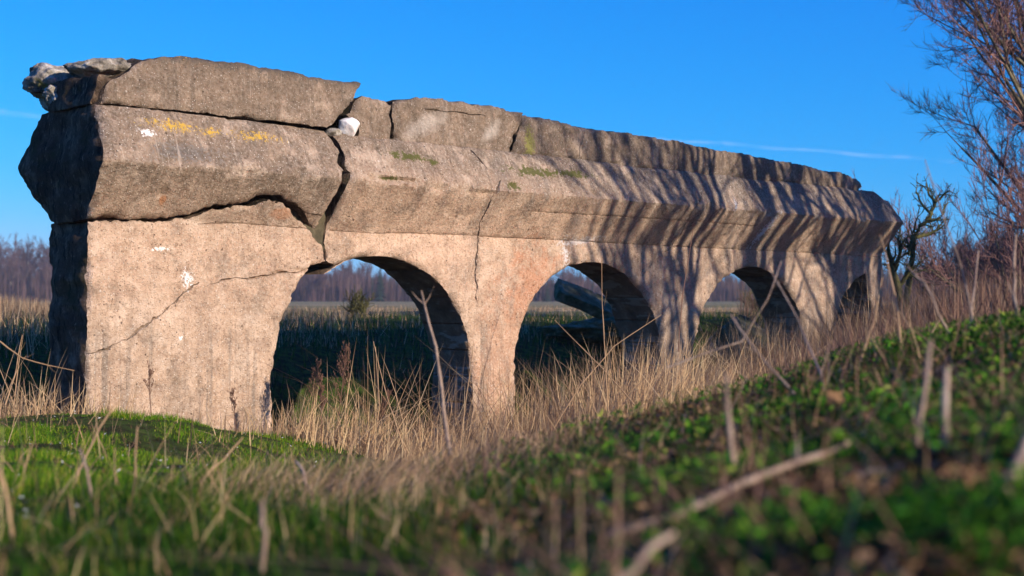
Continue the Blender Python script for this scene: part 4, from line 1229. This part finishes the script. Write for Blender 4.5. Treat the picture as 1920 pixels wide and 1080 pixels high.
# ------------------------------------------------------------------ individual stems
def stem(name, pts, r0, r1, mat, label, cat='stem', wob=0.01, parts=None):
    """pts: (photo x, photo y, depth) guide points, the lowest first"""
    P_ = [np.array(pix(*p)) + np.array([0, 0, EYE]) for p in pts]
    out = []
    for a, b in zip(P_[:-1], P_[1:]):
        L = np.linalg.norm(b - a); k = max(3, int(L / 0.06))
        for i_ in range(k): out.append(a + (b - a) * i_ / k)
    out.append(P_[-1])
    out = np.array(out); t = np.linspace(0, 1, len(out))
    sd = rng.random() * 50
    for ax in range(3):
        out[:, ax] += wob * fbm(t * 3 + sd, ax * 7.0 + t * 0, sd + t * 0, 2) * np.sin(math.pi * t)
    tb = Tubes()
    k0 = 0.78 if name != 'leaning_stalk' else 1.0
    nodes = rng.random(3)
    tb.tube(list(out - out[0]), [k0 * (r0 + (r1 - r0) * tt) * (1 + 0.35 * float(np.exp(-((nodes - tt) / 0.02) ** 2).sum()) + 0.12 * math.sin(tt * 31 + sd)) for tt in t], 7, 0.6)
    L_all = np.linalg.norm(out[-1] - out[0])
    for q_ in range(rng.integers(1, 4) if name != 'pale_leaf' else 0):
        i_ = int(rng.uniform(0.3, 0.95) * (len(out) - 1)); p_ = out[i_] - out[0]
        d_ = (out[-1] - out[0]) / L_all + rng.normal(0, 0.45, 3); d_ /= np.linalg.norm(d_)
        l_ = L_all * rng.uniform(0.06, 0.16)
        tb.tube([p_, p_ + d_ * l_ * .5, p_ + d_ * l_ + np.array([0, 0, 0.01])], [r1 * 0.7, r1 * 0.5, r1 * 0.2], 4, 0.5)
    o = tb.obj(name, mat)
    o.location = out[0]
    tag(o, label, cat)
    return o
stem('dry_stalk', [(850, 880, 5.6), (828, 760, 5.7), (815, 650, 5.8), (790, 545, 5.9)], 0.012, 0.006, M_DEADST, 'thick blurred dry stalk leaning across the right jamb of the first arch')
stem('dry_stalk', [(1388, 935, 2.7), (1372, 850, 2.7), (1362, 700, 2.75)], 0.009, 0.005, M_DEADST, 'pale upright stalk rising from the bank in front of the third arch')
stem('fallen_branch', [(1140, 1003, 2.15), (1290, 965, 2.2), (1440, 905, 2.35), (1620, 815, 2.7)], 0.009, 0.005, M_DEADST, 'long pale branch lying aslant over the bank', 'branch', 0.02)
stem('fallen_branch', [(1150, 1100, 1.6), (1262, 1000, 1.75)], 0.007, 0.005, M_DEADST, 'short pale branch at the bottom edge of the picture', 'branch')
stem('fallen_branch', [(1530, 960, 2.2), (1600, 900, 2.35), (1690, 872, 2.4)], 0.007, 0.004, M_DEADST, 'thin grey branch lying above the bottom right grass', 'branch')
stem('dry_stalk', [(1712, 965, 2.6), (1716, 860, 2.6), (1728, 720, 2.65), (1745, 640, 2.7)], 0.009, 0.005, M_DEADST, 'left one of two upright pale stalks on the right bank')
stem('dry_stalk', [(1776, 985, 2.5), (1772, 850, 2.5), (1775, 690, 2.6)], 0.011, 0.006, M_DEADST, 'right one of two upright pale stalks on the right bank')
stem('thick_stalk', [(1790, 1100, 1.8), (1850, 980, 1.85), (1930, 820, 1.9)], 0.014, 0.009, M_DEADST, 'thickest blurred grey stalk leaning out of the bottom right corner')
stem('dry_stalk', [(1560, 790, 4.2), (1540, 700, 4.5), (1500, 600, 4.8), (1440, 500, 5.0)], 0.0055, 0.003, M_DEADST, 'long stalk leaning left across the right side of the third arch')
stem('dry_stalk', [(1250, 690, 5), (1390, 640, 5), (1440, 560, 5), (1465, 490, 5.2)], 0.0045, 0.002, M_DEADST, 'stalk crossing the third arch towards the right')
stem('dry_stalk', [(1490, 740, 4.4), (1420, 660, 4.5), (1370, 590, 4.6)], 0.006, 0.003, M_DEADST, 'short stalk leaning left below the third arch')
stem('thin_twig', [(1272, 660, 11.5), (1278, 560, 11.6), (1300, 430, 11.8)], 0.006, 0.003, M_GREY, 'single thin dark twig standing before the pier between second and third arch', 'twig')
stem('dry_stalk', [(1860, 720, 5), (1800, 500, 5.2), (1735, 300, 5.4)], 0.006, 0.002, M_DEADST, 'tall whitish stalk leaning left in front of the right edge tree')
stem('dry_stalk', [(1815, 720, 5), (1822, 600, 5.2), (1835, 470, 5.4)], 0.006, 0.003, M_DEADST, 'straight stalk right of the tall whitish one')
stem('dry_stalk', [(1790, 640, 5), (1750, 560, 5), (1702, 500, 5.1)], 0.006, 0.003, M_DEADST, 'stalk pointing at the foot of the gnarled tree')
stem('dry_stalk', [(1915, 640, 5), (1908, 560, 5), (1905, 440, 5.1)], 0.009, 0.005, M_DEADST, 'upright stalk at the right border below the tree')
stem('dry_stalk', [(50, 1110, 3.0), (28, 980, 3.05), (0, 880, 3.1)], 0.008, 0.004, M_DRY, 'stalk leaning left at the left border', )
stem('dry_stalk', [(30, 990, 4.2), (45, 900, 4.3), (62, 830, 4.4)], 0.005, 0.003, M_DRY, 'stalk leaning right at the left border')
stem('dry_stalk', [(258, 1000, 4.5), (256, 900, 4.6), (258, 800, 4.7)], 0.005, 0.0025, M_DRY, 'slim upright stalk before the moss of the knoll')
stem('dry_stalk', [(228, 1000, 4.3), (218, 930, 4.4), (216, 840, 4.5)], 0.004, 0.002, M_DRY, 'slimmer upright stalk just left of the slim upright one')
stem('dry_stalk', [(180, 960, 4.0), (165, 880, 4.0), (150, 842, 4.1)], 0.006, 0.004, M_DEADST, 'short broken stalk on the left turf')
stem('dry_stalk', [(600, 950, 4.5), (575, 900, 4.6), (555, 865, 4.7)], 0.008, 0.005, M_DEADST, 'short thick broken stalk below the first arch')
stem('dry_stalk', [(490, 1080, 2.6), (500, 1000, 2.6), (492, 940, 2.65)], 0.007, 0.005, M_DEADST, 'blurred grey stalk at the lower left middle')
stem('pale_leaf', [(1605, 1003, 2.3), (1575, 975, 2.3), (1550, 950, 2.35)], 0.009, 0.006, leaf_mat('pale_green', [(0, (0.42, 0.52, 0.28)), (1, (0.55, 0.62, 0.38))]), 'pale green blade in the bottom right', 'leaf', 0.004)

# thin leaning stalks across the picture, each followed from the photograph
for k_, (pts, lb) in enumerate((
    ([(130, 960, 4.6), (150, 880, 4.7), (190, 800, 4.9), (232, 740, 5.0)], 'tall stalk curving right from the turf at the far left'),
    ([(10, 760, 8.2), (30, 700, 8.3), (42, 628, 8.4)], 'pale stalk against the dark shade left of the pier'),
    ([(0, 640, 8.0), (40, 670, 8.0), (140, 695, 8.1)], 'stalk bending right across the shade left of the pier'),
    ([(700, 860, 9.6), (712, 760, 9.6), (704, 650, 9.7)], 'upright stalk before the dark first arch'),
    ([(760, 850, 9.4), (730, 760, 9.5), (700, 640, 9.6)], 'stalk leaning left before the dark first arch'),
    ([(1040, 800, 9.0), (1090, 720, 9.1), (1150, 650, 9.2), (1240, 590, 9.3)], 'long straw leaning right across the second arch'),
    ([(1190, 760, 9.0), (1130, 690, 9.1), (1040, 600, 9.2)], 'long straw leaning left across the second arch'),
    ([(1140, 770, 9.4), (1132, 640, 9.5), (1128, 480, 9.6)], 'single straight straw rising past the crown of the second arch'),
    ([(860, 870, 8.6), (875, 760, 8.7), (888, 640, 8.8)], 'thin stalk crossing the right jamb of the first arch'),
    ([(640, 960, 5.2), (650, 880, 5.3), (672, 800, 5.4)], 'soft brown stalk in the grass below the first arch'),
    ([(330, 990, 4.6), (400, 880, 4.8), (456, 820, 5.0)], 'slanting stalk on the turf before the pier'),
    ([(1610, 690, 5.0), (1640, 600, 5.1), (1655, 520, 5.2)], 'soft stalk before the broken far end'),
    ([(1690, 660, 5.0), (1680, 560, 5.1), (1650, 440, 5.3)], 'soft stalk leaning left before the far end of the cornice'))):
    stem('leaning_stalk', pts, 0.0045, 0.0018, M_DRY, lb)

# curled dead leaves bottom right
for (qx, qy, z, sz, lb) in ((1725, 990, 2.2, 0.055, 'curled orange brown leaf below the two upright stalks'), (1690, 1045, 1.95, 0.05, 'orange dead leaf nearest the bottom edge'), (1560, 760, 3.6, 0.06, 'brown curled leaf on top of the bank')):
    n_ = 9
    u = np.linspace(-1, 1, n_); A_, B_ = np.meshgrid(u, u)
    wv = (1 - A_ ** 2) ** 0.6
    V_ = np.stack([A_ * sz, B_ * wv * sz * 0.5, 0.4 * sz * A_ ** 2 + 0.35 * sz * B_ ** 2 * wv + 0.1 * sz * np.sin(A_ * 7)], -1).reshape(-1, 3)
    Fc = np.array([[r_ * n_ + c_, r_ * n_ + c_ + 1, (r_ + 1) * n_ + c_ + 1, (r_ + 1) * n_ + c_] for r_ in range(n_ - 1) for c_ in range(n_ - 1)])
    o = mesh_np('dead_leaf', V_, Fc, [M_LEAF], smooth=True, attrs={'rnd': np.full(len(V_), 0.75)})
    c = pix(qx, qy, z); o.location = (c[0], c[1], c[2] + EYE); o.rotation_euler = (0.9, 0.3, rng.random() * 3)
    tag(o, lb, 'leaf')

# seed-head weeds by the first arch
def weed(qx, z, H_, sd, label, grp=None):
    X_ = (qx - 960) / F * z
    zz = float(ground(np.array([X_]), np.array([z]))[0]) + EYE - 0.02
    rr_ = np.random.default_rng(sd)
    t = empty('seed_head_weed', (X_, z, zz)); tag(t, label, 'weed', grp)
    tb = Tubes(); hd = Tubes()
    pts = [np.array([0, 0, 0.0])]
    d = np.array([rr_.normal(0, .06), 0, 1.0])
    for i_ in range(8):
        d = d + rr_.normal(0, 0.04, 3); d /= np.linalg.norm(d); pts.append(pts[-1] + d * H_ / 8)
    tb.tube(pts, list(np.linspace(0.004, 0.002, 9)), 5)
    for k_ in range(46 if H_ > 0.4 else 14):
        t_ = rr_.uniform(0.45, 1.0); i_ = min(7, int(t_ * 8)); b_ = pts[i_] + (pts[i_ + 1] - pts[i_]) * (t_ * 8 - i_ if t_ < 1 else 1)
        L_ = H_ * 0.24 * (1.15 - t_) + 0.02
        a_ = rr_.random() * 6.28
        e_ = b_ + np.array([math.cos(a_) * L_ * .5, math.sin(a_) * L_ * .5, L_ * 0.95])
        tb.tube([b_, (b_ + e_) / 2 + [0, 0, -0.006], e_], [0.0015, 0.0012, 0.001], 3)
        for q_ in range(5):
            c_ = b_ + (e_ - b_) * rr_.uniform(0.25, 1.0) + rr_.normal(0, 0.004, 3)
            hd.tube([c_, c_ + rr_.normal(0, .003, 3) + [0, 0, 0.008], c_ + [0, 0, 0.015]], [0.001, 0.003, 0.0008], 4)
    tb.obj('stalk', M_GREY, t); hd.obj('seed_head', M_GREY, t)
weed(580, 10.8, 0.62, 1, 'dry plumed weed at the left foot of the first arch')
weed(632, 10.6, 0.80, 2, 'tallest plumed dry weed inside the first arch')
weed(602, 10.4, 0.5, 3, 'short plumed dry weed between the two taller ones in the first arch')
weed(443, 9.5, 0.28, 4, 'small grey weed standing before the middle of the left pier')
weed(285, 9.4, 0.36, 5, 'thin bare weed standing before the left part of the left pier')
weed(700, 10.5, 0.5, 6, 'plumed dry weed right of the tallest one in the first arch')

# a contrail far up
def contrail(name, p0, p1, z, r_, label):
    a = np.array(pix(*p0, z)); b = np.array(pix(*p1, z))
    k = 60; t = np.linspace(0, 1, k)
    pts = [a + (b - a) * q + np.array([0, 0, 4 * math.sin(q * 23)]) for q in t]
    tb = Tubes(); tb.tube(pts, [r_ * (0.6 + 0.4 * abs(math.sin(q * 9 + 1))) for q in t], 8)
    m = NT('ice_cloud', 1, 0)
    tr = m.n('ShaderNodeBsdfTransparent'); d1 = m.n('ShaderNodeBsdfTranslucent'); d1.inputs['Color'].default_value = (0.95, 0.95, 0.95, 1)
    d2 = m.n('ShaderNodeBsdfDiffuse'); d2.inputs['Color'].default_value = (0.95, 0.95, 0.95, 1)
    df = m.n('ShaderNodeAddShader'); m.l(d1.outputs[0], df.inputs[0]); m.l(d2.outputs[0], df.inputs[1])
    lw = m.n('ShaderNodeLayerWeight'); lw.inputs[0].default_value = 0.5
    geo = m.n('ShaderNodeNewGeometry')
    nz = m.ramp(m.noise(geo.outputs['Position'], 0.004, 4), 0.35, 0.7)
    f_ = m.math('MULTIPLY', m.math('POWER', m.math('SUBTRACT', 1.0, lw.outputs['Facing']), 2.0), m.math('MULTIPLY', nz, 0.08))
    mx = m.n('ShaderNodeMixShader'); m.l(f_, mx.inputs[0]); m.l(tr.outputs[0], mx.inputs[1]); m.l(df.outputs[0], mx.inputs[2]); m.l(mx.outputs[0], m.out.inputs['Surface'])
    o = tb.obj(name, m.m); tag(o, label, 'contrail')
    return o
contrail('contrail', (1130, 252), (1790, 302), 7000, 14, 'faint white contrail in the blue sky above the far end of the ruin')
contrail('contrail', (-300, 160), (330, 260), 7000, 26, 'broad faint streak of cloud in the sky left of the ruin')

# thin winter air: far woods fade to blue
import bmesh as _bm
bm = _bm.new(); _bm.ops.create_cube(bm, size=1.0)
me = bpy.data.meshes.new('haze'); bm.to_mesh(me); bm.free()
hz = bpy.data.objects.new('haze', me); COL.objects.link(hz)
hz.scale = (1400, 1400, 32); hz.location = (0, 0, 12.0)
mz = bpy.data.materials.new('haze'); mz.use_nodes = True
tz = mz.node_tree; tz.nodes.clear()
vo = tz.nodes.new('ShaderNodeVolumePrincipled'); oz = tz.nodes.new('ShaderNodeOutputMaterial')
vo.inputs['Color'].default_value = (0.72, 0.82, 1.0, 1); vo.inputs['Density'].default_value = 0.0004
tz.links.new(vo.outputs[0], oz.inputs['Volume'])
me.materials.append(mz)
tag(hz, kind='stuff', label='thin blue winter air fading the far wood', cat='haze')
